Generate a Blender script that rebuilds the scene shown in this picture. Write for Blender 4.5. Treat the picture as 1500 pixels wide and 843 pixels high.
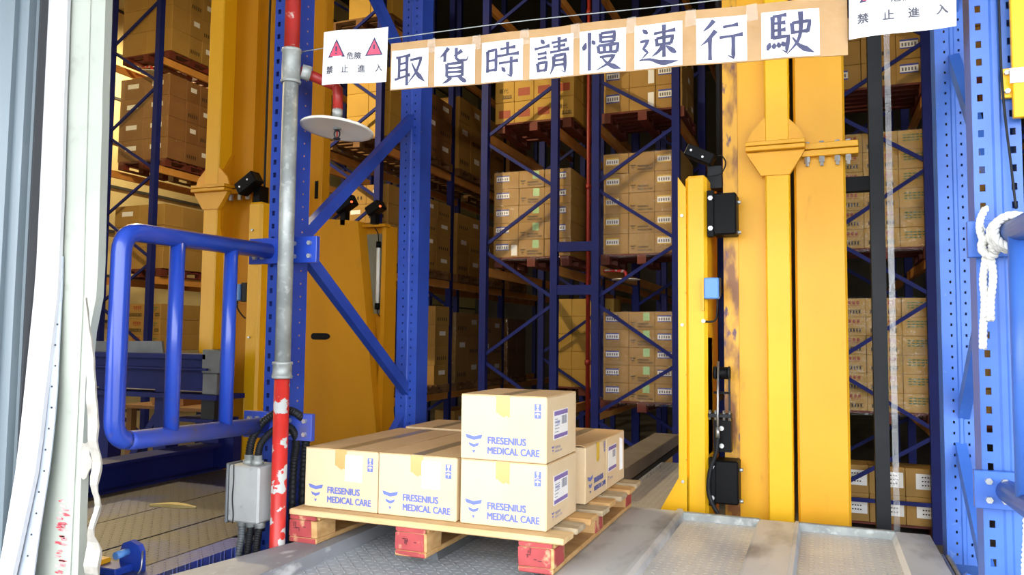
import bpy, bmesh, math, random
from mathutils import Vector, Matrix
random.seed(7)
R = math.radians
SC = bpy.context.scene
COL = SC.collection
for _o in list(bpy.data.objects):
    bpy.data.objects.remove(_o)

# ------------------------------------------------------------------ camera, sky, exposure
YAW, PIT, ROLL, EYE = R(21.8), R(3.7), R(.6), .92
fw = Vector((-math.sin(YAW)*math.cos(PIT), math.cos(YAW)*math.cos(PIT), math.sin(PIT)))
r0 = Vector((math.cos(YAW), math.sin(YAW), 0)); u0 = r0.cross(fw)
rt = r0*math.cos(ROLL) + u0*math.sin(ROLL); up = -r0*math.sin(ROLL) + u0*math.cos(ROLL)
cam_data = bpy.data.cameras.new('camera'); cam = bpy.data.objects.new('camera', cam_data); COL.objects.link(cam)
cam_data.sensor_width = 36; cam_data.lens = 1130*36/1500; cam_data.clip_start = .05; cam_data.clip_end = 300
m3 = Matrix((rt, up, -fw)).transposed()
cam.matrix_world = Matrix.Translation((0, 0, EYE)) @ m3.to_4x4()
SC.camera = cam

W = bpy.data.worlds.new('overcast_sky'); SC.world = W; W.use_nodes = True
bg = W.node_tree.nodes['Background']
bg.inputs[0].default_value = (.92, .96, 1.0, 1); bg.inputs[1].default_value = 7.4
SC.view_settings.view_transform = 'Standard'; SC.view_settings.look = 'None'
SC.view_settings.gamma = 1; SC.view_settings.use_curve_mapping = False
SC.view_settings.exposure = 0.0

# ------------------------------------------------------------------ materials
def hx(h, a=1):
    h = h.lstrip('#'); o = []
    for i in (0, 2, 4):
        c = int(h[i:i+2], 16)/255
        o.append(c/12.92 if c <= .04045 else ((c+.055)/1.055)**2.4)
    return (*o, a)
MATS = {}
def nodes_of(name):
    m = bpy.data.materials.new(name); m.use_nodes = True
    nt = m.node_tree; b = nt.nodes['Principled BSDF']
    MATS[name] = m
    return m, nt, b
def mat(name, c1, c2=None, rough=.5, metal=0, scale=6, lo=.35, hi=.65, bump=0, bscale=60, c3=None, s3=25, lo3=.62, hi3=.7, stretch=(1, 1, 1), coat=0, spec=.5):
    """noise-varied paint: c1 with broad patches of c2 and small worn marks of c3"""
    m, nt, b = nodes_of(name); L = nt.links.new
    tc = nt.nodes.new('ShaderNodeTexCoord'); mp = nt.nodes.new('ShaderNodeMapping')
    mp.inputs['Scale'].default_value = stretch; L(tc.outputs['Object'], mp.inputs[0])
    b.inputs['Roughness'].default_value = rough; b.inputs['Metallic'].default_value = metal
    b.inputs['Coat Weight'].default_value = coat; b.inputs['Specular IOR Level'].default_value = spec
    b.inputs['Base Color'].default_value = hx(c1)
    last = None
    def layer(scale, lo, hi, ca, cb, src=None):
        n = nt.nodes.new('ShaderNodeTexNoise'); n.inputs['Scale'].default_value = scale; n.inputs['Detail'].default_value = 5
        L(mp.outputs[0], n.inputs[0])
        r = nt.nodes.new('ShaderNodeMapRange'); r.inputs[1].default_value = lo; r.inputs[2].default_value = hi
        L(n.outputs[0], r.inputs[0])
        x = nt.nodes.new('ShaderNodeMix'); x.data_type = 'RGBA'
        L(r.outputs[0], x.inputs[0])
        if src is None: x.inputs[6].default_value = hx(ca)
        else: L(src, x.inputs[6])
        x.inputs[7].default_value = hx(cb)
        return x.outputs[2]
    if c2: last = layer(scale, lo, hi, c1, c2)
    if c3: last = layer(s3, lo3, hi3, c1, c3, last)
    if last: L(last, b.inputs['Base Color'])
    if bump:
        n = nt.nodes.new('ShaderNodeTexNoise'); n.inputs['Scale'].default_value = bscale; n.inputs['Detail'].default_value = 3
        L(mp.outputs[0], n.inputs[0])
        bp = nt.nodes.new('ShaderNodeBump'); bp.inputs['Strength'].default_value = bump; bp.inputs['Distance'].default_value = .01
        L(n.outputs[0], bp.inputs['Height']); L(bp.outputs[0], b.inputs['Normal'])
    return m
def tread(name, c1, c2, rough=.45, metal=.3, cell=.03, lo=.4, hi=.6, scale=3, h=1.0, bare='#9a9a96'):
    """checker plate: raised lozenges turned alternately left and right"""
    m, nt, b = nodes_of(name); L = nt.links.new
    def M(op, a, bb=None):
        n = nt.nodes.new('ShaderNodeMath'); n.operation = op
        for i, v in enumerate((a, bb)):
            if v is None: continue
            if isinstance(v, (int, float)): n.inputs[i].default_value = v
            else: L(v, n.inputs[i])
        return n.outputs[0]
    tc = nt.nodes.new('ShaderNodeTexCoord'); sp = nt.nodes.new('ShaderNodeSeparateXYZ'); L(tc.outputs['Object'], sp.inputs[0])
    u = M('DIVIDE', sp.outputs[0], cell); v = M('DIVIDE', sp.outputs[1], cell)
    par = M('MODULO', M('ABSOLUTE', M('ADD', M('FLOOR', u), M('FLOOR', v))), 2)
    sg = M('SUBTRACT', 1, M('MULTIPLY', M('ROUND', par), 2))
    fu = M('SUBTRACT', M('FRACT', u), .5); fv = M('MULTIPLY', M('SUBTRACT', M('FRACT', v), .5), sg)
    a = M('ADD', fu, fv); c = M('SUBTRACT', fu, fv)
    d = M('ADD', M('POWER', M('ABSOLUTE', M('DIVIDE', a, .68)), 2), M('POWER', M('ABSOLUTE', M('DIVIDE', c, .22)), 2))
    r = nt.nodes.new('ShaderNodeMapRange'); r.inputs[1].default_value = 1; r.inputs[2].default_value = .35; L(d, r.inputs[0])
    n = nt.nodes.new('ShaderNodeTexNoise'); n.inputs['Scale'].default_value = scale; n.inputs['Detail'].default_value = 5; L(tc.outputs['Object'], n.inputs[0])
    r2 = nt.nodes.new('ShaderNodeMapRange'); r2.inputs[1].default_value = lo; r2.inputs[2].default_value = hi; L(n.outputs[0], r2.inputs[0])
    x = nt.nodes.new('ShaderNodeMix'); x.data_type = 'RGBA'; L(r2.outputs[0], x.inputs[0]); x.inputs[6].default_value = hx(c1); x.inputs[7].default_value = hx(c2)
    y = nt.nodes.new('ShaderNodeMix'); y.data_type = 'RGBA'; L(M('MULTIPLY', r.outputs[0], .7), y.inputs[0]); L(x.outputs[2], y.inputs[6]); y.inputs[7].default_value = hx(bare)
    L(y.outputs[2], b.inputs['Base Color'])
    bp = nt.nodes.new('ShaderNodeBump'); bp.inputs['Strength'].default_value = h; bp.inputs['Distance'].default_value = .008
    L(r.outputs[0], bp.inputs['Height']); L(bp.outputs[0], b.inputs['Normal'])
    b.inputs['Roughness'].default_value = rough; b.inputs['Metallic'].default_value = metal
    return m
def film(name, op=.12, tint=(1, 1, 1, 1), rough=.12, bscale=14):
    m, nt, b = nodes_of(name); L = nt.links.new
    out = nt.nodes['Material Output']
    tr = nt.nodes.new('ShaderNodeBsdfTransparent'); tr.inputs[0].default_value = tint
    gl = nt.nodes.new('ShaderNodeBsdfGlossy'); gl.inputs['Roughness'].default_value = rough
    mx = nt.nodes.new('ShaderNodeMixShader'); mx.inputs[0].default_value = op
    n = nt.nodes.new('ShaderNodeTexNoise'); n.inputs['Scale'].default_value = bscale; n.inputs['Detail'].default_value = 6; n.inputs['Distortion'].default_value = 1.5
    tc = nt.nodes.new('ShaderNodeTexCoord'); L(tc.outputs['Object'], n.inputs[0])
    bp = nt.nodes.new('ShaderNodeBump'); bp.inputs['Strength'].default_value = .9; bp.inputs['Distance'].default_value = .03
    L(n.outputs[0], bp.inputs['Height']); L(bp.outputs[0], gl.inputs['Normal'])
    L(tr.outputs[0], mx.inputs[1]); L(gl.outputs[0], mx.inputs[2]); L(mx.outputs[0], out.inputs[0])
    return m

mat('blue', '#2748a8', '#1f3c96', rough=.38, scale=4, c3='#5a5f78', s3=30, lo3=.68, hi3=.74)
mat('blue_light', '#3f6cc0', '#3560b4', rough=.4, scale=4, c3='#6a86c0', s3=22, lo3=.7, hi3=.8)
mat('rail_blue', '#1f3ea2', '#2344aa', rough=.28, scale=5, c3='#3c4690', s3=16, lo3=.66, hi3=.74, coat=.2)
mat('dusty_rail', '#2846ae', '#454878', rough=.5, scale=7, lo=.45, hi=.75, c3='#5c5058', s3=20, lo3=.62, hi3=.75)
mat('rack_blue', '#18226a', '#151d5c', spec=.2, rough=.6, scale=3)
mat('orange_beam', '#cf9148', '#c0823a', rough=.5, scale=4)
mat('yellow', '#e8aa20', '#e0a01a', spec=.35, rough=.4, scale=2.5, c3='#c98f1a', s3=9, lo3=.64, hi3=.8, stretch=(1, 1, .35))
mat('yellow_bright', '#f0b81a', '#ecb014', spec=.35, rough=.38, scale=2)
mat('yellow_shaded', '#cc8c08', '#c08206', spec=.3, rough=.6, scale=2.5, c3='#b8801a', s3=9, lo3=.64, hi3=.8, stretch=(1, 1, .35))  # darker copy of yellow: the second crane's shade is put into its colour
mat('worn_rail', '#d79c1c', '#7a4a1c', rough=.42, metal=.1, scale=5, lo=.46, hi=.62, c3='#5c3c48', s3=11, lo3=.6, hi3=.68, stretch=(2.2, 2.2, .8))
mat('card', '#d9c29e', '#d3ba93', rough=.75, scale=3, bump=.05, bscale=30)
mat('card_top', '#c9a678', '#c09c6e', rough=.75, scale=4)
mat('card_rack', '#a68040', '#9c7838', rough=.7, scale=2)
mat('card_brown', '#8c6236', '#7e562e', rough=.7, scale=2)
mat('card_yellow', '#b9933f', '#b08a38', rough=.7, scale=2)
mat('tape_tan', '#cda468', '#c79e60', rough=.35, scale=9)
mat('tape_grey', '#a08a68', '#97815e', rough=.3, scale=8)
mat('print_blue', '#6270b4', rough=.6)
mat('print_dark', '#2e2618', rough=.6)
mat('print_red', '#963f22', rough=.6)
mat('print_green', '#4e6e42', rough=.6)
mat('label_blue', '#3948a0', rough=.5)
mat('label_purple', '#7a68a8', rough=.5)
mat('label_yellow', '#d8b440', rough=.5)
mat('sticker_green', '#9cc488', rough=.5)
mat('paper', '#ecebe8', '#e6e6e6', rough=.6, scale=4)
mat('paper_white', '#f0f0f2', rough=.5)
mat('banner_card', '#b08a58', '#a07a48', rough=.35, scale=5, bump=.25, bscale=18)
mat('ink', '#2a2c50', '#3a3c62', rough=.5, scale=20)
mat('ink_grey', '#6a6a76', rough=.6)
mat('ink_thin', '#50505c', rough=.6)
mat('triangle_pink', '#d8506c', '#cc4462', rough=.5, scale=20)
mat('galvanised', '#a3a7a4', '#8b908e', rough=.5, metal=.35, scale=12, c3='#b9bcba', s3=30, lo3=.55, hi3=.7)
mat('pipe_red', '#b02a24', '#a02620', rough=.4, scale=10, c3='#c9b4ac', s3=14, lo3=.64, hi3=.68)
mat('pipe_peel', '#c42c26', '#b02822', rough=.4, scale=8, c3='#b6b8b6', s3=15, lo3=.555, hi3=.575)
mat('riser_red', '#8c241c', rough=.45)
mat('grey_box', '#a9abaa', '#9a9c9c', rough=.5, scale=6, c3='#86888a', s3=20, lo3=.64, hi3=.72)
mat('conduit', '#1e1f22', '#18191c', spec=.2, rough=.5, scale=8)
mat('conduit_grey', '#54585c', rough=.5)
mat('black', '#0a0a0c', '#0e0e10', spec=.12, rough=.5, scale=8)
mat('graphite', '#26282b', '#1f2124', spec=.2, rough=.5, scale=4)
mat('steel_dark', '#6c7074', '#5c6064', rough=.5, metal=.2, scale=6)
mat('steel', '#b4b6b8', '#8e9094', rough=.3, metal=.8, scale=12)
mat('bolt', '#aeb0b0', '#c4c6c6', rough=.35, metal=.7, scale=30)
mat('sensor_blue', '#5a90d8', rough=.45)
mat('disc_white', '#e6e2d8', '#dcd8cc', rough=.4, scale=5)
mat('wood', '#c7a06a', '#b58a55', rough=.75, scale=4, stretch=(1, 5, 8), bump=.2, bscale=20)
mat('wood_pale', '#d8b888', '#c8a472', rough=.75, scale=3, stretch=(1, 6, 8), bump=.15, bscale=20)
mat('wood_chip', '#dccb92', '#cdb97c', rough=.8, scale=6)
mat('wood_grey', '#b5a488', '#a08c6c', rough=.8, scale=4, stretch=(1.5, 6, 8), bump=.2, bscale=20)
mat('wood_red', '#aa4444', '#96383a', rough=.7, scale=9, c3='#c8a078', s3=14, lo3=.56, hi3=.66, bump=.2, bscale=30)
mat('stencil', '#5a2c30', rough=.8)
mat('pallet_red', '#6a2418', '#5a2a1a', rough=.7, scale=5)
mat('wood_dark', '#7c5a36', '#6a4a2c', rough=.8, scale=5)
mat('steel_plate', '#bcbfc3', '#c8cacb', rough=.45, metal=.15, scale=3, c3='#6e7074', s3=5, lo3=.5, hi3=.72, stretch=(1, .4, 1))
mat('fork_steel', '#8a8276', '#7a7268', rough=.5, metal=.2, scale=5)
mat('kerb', '#9a9ca2', '#84868c', rough=.6, metal=.15, scale=5, c3='#c3c5c8', s3=14, lo3=.6, hi3=.72, stretch=(1, .5, 1), bump=.15, bscale=30)
tread('tread_steel', '#b4bbc2', '#9ea6b0', rough=.4, metal=.12, cell=.036, bare='#e4e8ec')
tread('tread_warm', '#c2c3c4', '#d2d2d0', rough=.42, metal=.12, cell=.04, bare='#f2eee4')
tread('tread_worn', '#46423e', '#323c74', rough=.5, metal=.25, cell=.03, lo=.52, hi=.66, scale=1.6, bare='#6a645c')
tread('tread_blue', '#2c3f9c', '#4a5078', rough=.45, metal=.2, cell=.034, bare='#6a74b4')
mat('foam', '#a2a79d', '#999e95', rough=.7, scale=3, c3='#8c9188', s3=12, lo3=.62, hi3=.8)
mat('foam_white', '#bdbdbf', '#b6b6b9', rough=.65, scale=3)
mat('stain_red', '#b8404c', '#d8a4a4', rough=.7, scale=22, lo=.45, hi=.6)
mat('bead', '#b8c0cc', '#a8b0bc', rough=.4, metal=.3, scale=8)
mat('shred', '#8c887f', '#b0aca4', rough=.3, scale=12)
mat('door_steel', '#66737b', '#5c6870', rough=.45, metal=.2, scale=3, c3='#6f7a82', s3=10, lo3=.62, hi3=.8, stretch=(1, 1, .3))
mat('rubber', '#2a2c30', rough=.6)
mat('rope', '#e6e4de', '#d5d3cd', rough=.8, scale=30)
mat('wire_yellow', '#d8cc3c', '#58a060', rough=.45, scale=18, lo=.5, hi=.56)
mat('wire_green', '#2c9468', rough=.5)
mat('cream_wall', '#e8d8a0', '#dfce94', rough=.8, scale=1)
mat('dark_wall', '#4a4844', '#403e3a', rough=.85, scale=1)
mat('outside_wall', '#c2c4c4', '#b6b8b8', rough=.8, scale=1)
mat('concrete', '#6c6860', '#5c5850', rough=.8, scale=1.2, bump=.1, bscale=20)
mat('yard', '#7c7a76', '#706e6a', rough=.85, scale=1.2)
mat('ceiling_dark', '#3a3a3a', rough=.8)
mat('lamp_shell', '#8c8e90', rough=.3, metal=.7)
mat('window_pale', '#8a8c7c', '#7c7e70', rough=.25, scale=3)
mat('string', '#9aa0a0', rough=.5)
film('stretch_film', .07, rough=.08)
film('stretch_film_dense', .3, rough=.1, bscale=9)
film('clear_strip', .14, rough=.5, bscale=2)
mm, nt_, b_ = nodes_of('lamp_glow'); b_.inputs['Emission Color'].default_value = (1, .8, .5, 1); b_.inputs['Emission Strength'].default_value = 30
mm, nt_, b_ = nodes_of('led_red'); b_.inputs['Base Color'].default_value = hx('#a02010'); b_.inputs['Emission Color'].default_value = (1, .1, .02, 1); b_.inputs['Emission Strength'].default_value = 3
mm, nt_, b_ = nodes_of('tube_white'); b_.inputs['Base Color'].default_value = hx('#e8e8e0'); b_.inputs['Roughness'].default_value = .2

# ------------------------------------------------------------------ builders
ORG = {}
class MB:
    def __init__(s): s.v = []; s.f = []; s.mi = []; s.cur = 0; s.smooth = []
    def add(s, vs, fs, sm=False):
        k = len(s.v); s.v += [Vector(p) for p in vs]
        for f in fs: s.f.append([i+k for i in f]); s.mi.append(s.cur); s.smooth.append(sm)
        return s
    def box(s, x0, x1, y0, y1, z0, z1):
        return s.add([(x0,y0,z0),(x1,y0,z0),(x1,y1,z0),(x0,y1,z0),(x0,y0,z1),(x1,y0,z1),(x1,y1,z1),(x0,y1,z1)],
                     [(0,3,2,1),(4,5,6,7),(0,1,5,4),(1,2,6,5),(2,3,7,6),(3,0,4,7)])
    def cbox(s, c, d): return s.box(c[0]-d[0]/2, c[0]+d[0]/2, c[1]-d[1]/2, c[1]+d[1]/2, c[2]-d[2]/2, c[2]+d[2]/2)
    def bbox(s, x0, x1, y0, y1, z0, z1, b):
        """bevelled box (chamfered edges)"""
        xs = (x0, x1); ys = (y0, y1); zs = (z0, z1); vid = {}; vs = []
        for i in (0, 1):
            for j in (0, 1):
                for k in (0, 1):
                    sx, sy, sz = (1 if i == 0 else -1), (1 if j == 0 else -1), (1 if k == 0 else -1)
                    for ax in range(3):
                        p = [xs[i]+sx*b, ys[j]+sy*b, zs[k]+sz*b]
                        p[ax] = (xs[i], ys[j], zs[k])[ax]
                        vid[i, j, k, ax] = len(vs); vs.append(p)
        bm = bmesh.new(); bv = [bm.verts.new(p) for p in vs]
        r = bmesh.ops.convex_hull(bm, input=bv)
        bmesh.ops.recalc_face_normals(bm, faces=bm.faces)
        bmesh.ops.dissolve_limit(bm, angle_limit=.01, verts=bm.verts, edges=bm.edges)
        bm.verts.index_update()
        s.add([v.co.copy() for v in bm.verts], [[v.index for v in f.verts] for f in bm.faces]); bm.free()
        return s
    def bar(s, p, q, w, h, upv=(0, 0, 1)):
        """square bar from p to q, w sideways and h along upv"""
        p, q = Vector(p), Vector(q); d = (q-p).normalized(); u = Vector(upv)
        if abs(d.dot(u)) > .98: u = Vector((0, 1, 0))
        sd = d.cross(u).normalized(); u = sd.cross(d).normalized(); vs = []
        for c in (p, q):
            for a, b in ((-1,-1),(1,-1),(1,1),(-1,1)): vs.append(c+sd*a*w/2+u*b*h/2)
        return s.add(vs, [(0,1,2,3),(7,6,5,4),(0,4,5,1),(1,5,6,2),(2,6,7,3),(3,7,4,0)])
    def tube(s, pts, r, n=14, cap=True, sm=True):
        pts = [Vector(p) for p in pts]; N = len(pts); rr = r if isinstance(r, (list, tuple)) else [r]*N
        t0 = (pts[1]-pts[0]).normalized(); a = Vector((0,0,1)) if abs(t0.z) < .9 else Vector((1,0,0))
        u = t0.cross(a).normalized(); vs = []
        for i, p in enumerate(pts):
            t = (pts[min(i+1,N-1)]-pts[max(i-1,0)]).normalized()
            u = (u - t*u.dot(t)).normalized(); w = t.cross(u)
            for k in range(n):
                an = 2*math.pi*k/n; vs.append(p+(u*math.cos(an)+w*math.sin(an))*rr[i])
        fs = [(i*n+k, i*n+(k+1)%n, (i+1)*n+(k+1)%n, (i+1)*n+k) for i in range(N-1) for k in range(n)]
        base = len(s.v); s.add(vs, fs, sm)
        if cap: s.f += [[base+k for k in range(n)][::-1], [base+(N-1)*n+k for k in range(n)]]; s.mi += [s.cur]*2; s.smooth += [False]*2
        return s
    def prism(s, poly, axis, a, b):
        """polygon (2d) extruded along axis 0/1/2 from a to b"""
        def P(p, c): return {0: (c, p[0], p[1]), 1: (p[0], c, p[1]), 2: (p[0], p[1], c)}[axis]
        n = len(poly); vs = [P(p, a) for p in poly]+[P(p, b) for p in poly]
        return s.add(vs, [list(range(n)), list(range(2*n-1, n-1, -1))]+[(i, i+n, (i+1)%n+n, (i+1)%n) for i in range(n)])
    def poly(s, pts): return s.add(pts, [list(range(len(pts)))])
    def mesh(s, name, mats, origin=(0, 0, 0)):
        me = bpy.data.meshes.new(name); o = Vector(origin)
        me.from_pydata([tuple(v-o) for v in s.v], [], s.f)
        for m in (mats if isinstance(mats, (list, tuple)) else [mats]): me.materials.append(MATS[m])
        me.polygons.foreach_set('material_index', s.mi); me.polygons.foreach_set('use_smooth', s.smooth)
        bm = bmesh.new(); bm.from_mesh(me); bmesh.ops.recalc_face_normals(bm, faces=bm.faces); bm.to_mesh(me); bm.free()
        me.update(); return me
    def build(s, name, mats, parent=None, loc=None):
        if parent is None: org = Vector(loc) if loc is not None else Vector((0, 0, 0))
        else: org = ORG[parent.name]
        o = bpy.data.objects.new(name, s.mesh(name, mats, org)); COL.objects.link(o)
        if parent is not None: o.parent = parent
        else: o.location = org
        ORG[o.name] = org
        return o
def tag(o, label, cat, group=None):
    o['label'] = label; o['category'] = cat
    if group: o['group'] = group
    return o
def thing(name, label, cat, loc, group=None):
    o = bpy.data.objects.new(name, None); COL.objects.link(o); o.location = loc; o.empty_display_size = .1
    ORG[o.name] = Vector(loc)
    return tag(o, label, cat, group)
def struct(o): o['kind'] = 'structure'; return o
def B(*a): return MB().box(*a)
def arc(c, r, a0, a1, n, ax=(1, 0, 0), ay=(0, 0, 1)):
    c, ax, ay = Vector(c), Vector(ax), Vector(ay)
    return [c+ax*r*math.cos(a0+(a1-a0)*i/n)+ay*r*math.sin(a0+(a1-a0)*i/n) for i in range(n+1)]
def fillet(pts, r, n=6):
    pts = [Vector(p) for p in pts]; out = [pts[0]]
    for i in range(1, len(pts)-1):
        a = (pts[i-1]-pts[i]); b = (pts[i+1]-pts[i]); k = min(r, a.length*.49, b.length*.49)
        p0 = pts[i]+a.normalized()*k; p1 = pts[i]+b.normalized()*k
        for j in range(n+1):
            t = j/n; out.append(p0*(1-t)**2+pts[i]*2*t*(1-t)+p1*t*t)
    out.append(pts[-1]); return out
def spline(pts, n=8):
    pts = [Vector(p) for p in pts]; P = [pts[0]]+pts+[pts[-1]]; out = []
    for i in range(1, len(P)-2):
        a, b, c, d = P[i-1:i+3]
        for j in range(n):
            t = j/n; out.append(.5*((2*b)+(c-a)*t+(2*a-5*b+4*c-d)*t*t+(3*b-a-3*c+d)*t**3))
    out.append(pts[-1]); return out
_txt = {}
def text_polys(s, bold=0.0):
    """flat outline of a string in the default typeface, in units of its size: (verts, faces, width)"""
    if (s, bold) in _txt: return _txt[s, bold]
    cu = bpy.data.curves.new('t', 'FONT'); cu.body = s; cu.size = 1; cu.offset = bold; cu.fill_mode = 'FRONT'; cu.resolution_u = 3
    o = bpy.data.objects.new('t', cu); COL.objects.link(o)
    dg = bpy.context.evaluated_depsgraph_get(); me = bpy.data.meshes.new_from_object(o.evaluated_get(dg))
    vs = [v.co.copy() for v in me.vertices]; fs = [list(p.vertices) for p in me.polygons]
    bpy.data.objects.remove(o); bpy.data.curves.remove(cu); bpy.data.meshes.remove(me)
    w = max([v.x for v in vs] or [1]); _txt[s, bold] = (vs, fs, w)
    return _txt[s, bold]
def put_text(mb, s, org, width, ux=(1, 0, 0), uz=(0, 0, 1), bold=.0, height=None):
    vs, fs, w = text_polys(s, 0); k = width/w; ky = k if height is None else height/.73
    o, ux, uz = Vector(org), Vector(ux), Vector(uz)
    nv = ux.cross(uz); e = 0
    for j in ((-1, 1) if bold else (0,)):
        for i in ((-1, 0, 1) if bold else (0,)):
            mb.add([o+nv*e+ux*(v.x+i*bold*1.6)*k+uz*(v.y+j*bold)*ky for v in vs], fs); e += .00025
    return mb
def bolt(mb, c, r, axis=1, h=.012):
    """hex bolt head facing -axis"""
    pl = [(r*math.cos(i*math.pi/3), r*math.sin(i*math.pi/3)) for i in range(6)]
    c = Vector(c); o = {0: (c.y, c.z), 1: (c.x, c.z), 2: (c.x, c.y)}[axis]
    mb.prism([(p[0]+o[0], p[1]+o[1]) for p in pl], axis, c[axis]-h, c[axis]+.002)
    return mb

GROUND = -1.35
# ------------------------------------------------------------------ the setting
struct(B(-16, 8, 2.2, 32, GROUND-.2, GROUND).build('floor', 'concrete'))
struct(B(-30, 30, -30, 2.2, GROUND-.35, GROUND-.12).build('floor_yard', 'yard'))
struct(B(-16, 8, 2.0, 32, 12, 12.2).build('ceiling', 'ceiling_dark'))
wl = struct(B(-16.2, -14.6, 2.0, 32, GROUND, 12).build('wall_left', 'cream_wall'))
for i in range(13): B(-14.62, -14.57, 2.2, 32, GROUND+.5+i*1.0, GROUND+.56+i*1.0).build('cladding_joint', 'dark_wall', wl)
struct(B(7.8, 8, 2.2, 32, GROUND, 12).build('wall_right', 'dark_wall'))
struct(B(-16, 8, 32, 32.2, GROUND, 12).build('wall_back', 'dark_wall'))
wf = MB()
for a, b in ((-16.2, -7.2), (-6.0, -2.93), (5.8, 8)): wf.box(a, b, 2.0, 2.2, GROUND-.1, 3.75)
wf.box(-16.2, 8, 2.0, 2.2, 3.75, 12)
struct(wf.build('wall_front', 'outside_wall'))

struct(B(-20, 12, -2.2, 2.0, 4.1, 4.25).build('ceiling_sky_block', 'outside_wall'))  # unseen slab added to hold back high sky light at the door

# steel door column, rubber seal and torn padding of the loading door
t = thing('door_column', 'grey folded steel door column at the left edge of the loading door', 'column', (-2.82, 1.98, GROUND))
MB().prism([(-3.02,1.98),(-2.875,1.98),(-2.87,1.965),(-2.85,1.965),(-2.845,1.98),(-2.775,1.98),(-2.77,1.955),(-2.755,1.955),(-2.75,1.98),(-2.742,1.99),(-2.742,2.15),(-3.02,2.15)], 2, GROUND, 3.7).build('column_profile', 'door_steel', t)
MB().prism([(-2.741,1.985),(-2.718,1.975),(-2.71,2.0),(-2.71,2.14),(-2.741,2.14)], 2, GROUND, 3.7).build('rubber_seal', 'rubber', t)
t = thing('door_padding', 'torn white foam padding strip on the loading door jamb', 'padding', (-2.57, 2.05, GROUND))
zs = [GROUND+i*(3.7-GROUND)/40 for i in range(41)]
def strip(mb, L, Rr, yf, yb):
    """upright slab whose left and right edges follow functions of height"""
    vs = []; n = len(zs)
    for z in zs:
        a, b = L(z), Rr(z); vs += [(a, yf(z), z), (b, yf(z), z), (b, yb(z), z), (a, yb(z), z)]
    fs = []
    for i in range(n-1):
        for k in range(4): fs.append((i*4+k, i*4+(k+1)%4, i*4+4+(k+1)%4, i*4+4+k))
    fs += [(3,2,1,0), ((n-1)*4,(n-1)*4+1,(n-1)*4+2,(n-1)*4+3)]
    return mb.add(vs, fs)
wob = lambda z, k, a: a*(math.sin(z*5.3+k)+.6*math.sin(z*12.7+2*k)+.35*math.sin(z*29+k*3))
pe = lambda z: min(1.15, max(0, 1.12-z))
def tab(T):
    """piecewise linear function of height"""
    T = sorted(T)
    def f(z):
        if z <= T[0][0]: return T[0][1]
        for (a, u), (b, v) in zip(T, T[1:]):
            if z <= b: return u+(v-u)*(z-a)/(b-a)
        return T[-1][1]
    return f
cover_l = tab([(3.7,-2.72),(1.4,-2.708),(.66,-2.705),(.44,-2.706),(.24,-2.725),(.035,-2.746),(-1.3,-2.80)])
cover_r = tab([(3.7,-2.615),(2.17,-2.61),(1.39,-2.593),(1.04,-2.586),(.667,-2.596),(.446,-2.605),(.249,-2.636),(.044,-2.675),(-1.3,-2.75)])
bead_r = tab([(1.2,-2.584),(1.09,-2.579),(.89,-2.569),(.668,-2.557),(.449,-2.563),(.254,-2.584),(.053,-2.598),(-1.3,-2.66)])
foam_r = tab([(3.7,-2.455),(2.14,-2.442),(1.38,-2.419),(1.06,-2.416),(.89,-2.436),(.674,-2.430),(.458,-2.428),(.075,-2.424),(-1.3,-2.42)])
edge_l = tab([(3.7,-2.54),(2.16,-2.52),(1.39,-2.498),(1.06,-2.487),(.67,-2.487),(.267,-2.487),(.07,-2.487),(-1.3,-2.49)])
shred_l = tab([(1.045,-2.432),(.891,-2.415),(.675,-2.392),(.557,-2.378),(.416,-2.356),(.323,-2.344),(.253,-2.346),(.181,-2.375),(.083,-2.351),(-.1,-2.34),(-.45,-2.33)])
shred_r = tab([(1.045,-2.422),(.891,-2.389),(.677,-2.346),(.466,-2.323),(.325,-2.321),(.232,-2.325),(.165,-2.305),(.091,-2.291),(-.1,-2.30),(-.45,-2.32)])
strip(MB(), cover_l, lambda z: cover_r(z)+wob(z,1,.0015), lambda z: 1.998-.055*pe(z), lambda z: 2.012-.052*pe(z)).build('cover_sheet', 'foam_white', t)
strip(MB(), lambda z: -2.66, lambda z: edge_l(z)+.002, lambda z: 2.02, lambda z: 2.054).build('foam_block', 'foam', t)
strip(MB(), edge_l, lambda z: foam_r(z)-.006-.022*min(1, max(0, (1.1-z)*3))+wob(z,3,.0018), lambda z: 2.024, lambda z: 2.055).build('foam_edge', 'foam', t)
zs_all = zs; zs = [GROUND+i*(1.2-GROUND)/26 for i in range(27)]
strip(MB(), lambda z: cover_r(z)-.03, bead_r, lambda z: 2.008-.04*pe(z), lambda z: 2.013-.04*pe(z)).build('perforated_bead', 'bead', t)
for i in range(13):
    z = .95-i*.075; x = (cover_r(z)+bead_r(z))/2+random.uniform(-.008,.008)
    MB().tube([(x, 2.007-.04*pe(z), z), (x, 2.005-.04*pe(z), z)], .0035, 8).build('bead_hole', 'rubber', t)
for i in range(26):
    z = .31-i*.011+random.uniform(-.008,.008); x = -2.548+random.uniform(0,.035); w = random.uniform(.03,.06); h = random.uniform(.004,.009)
    MB().poly([(x+w*math.cos(a)*random.uniform(.5,1)/2, 2.0185, z+h*math.sin(a)*random.uniform(.4,1)) for a in [k*math.pi/5 for k in range(10)]]).build('red_stain', 'stain_red', t)
zs = [-.45+i*(1.045+.45)/60 for i in range(61)]
cr = lambda z, k: .018*min(1, max(0, .8-z))*math.sin(z*43+k)
o = strip(MB(), lambda z: shred_l(z)+wob(z*2.3,9,.0025), lambda z: shred_r(z)+wob(z*2.7,2,.003), lambda z: 1.98+cr(z,0), lambda z: 1.987+cr(z,.5)).build('hanging_strip', 'shred', None, (-2.35, 1.98, .3))
bl = []
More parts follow.
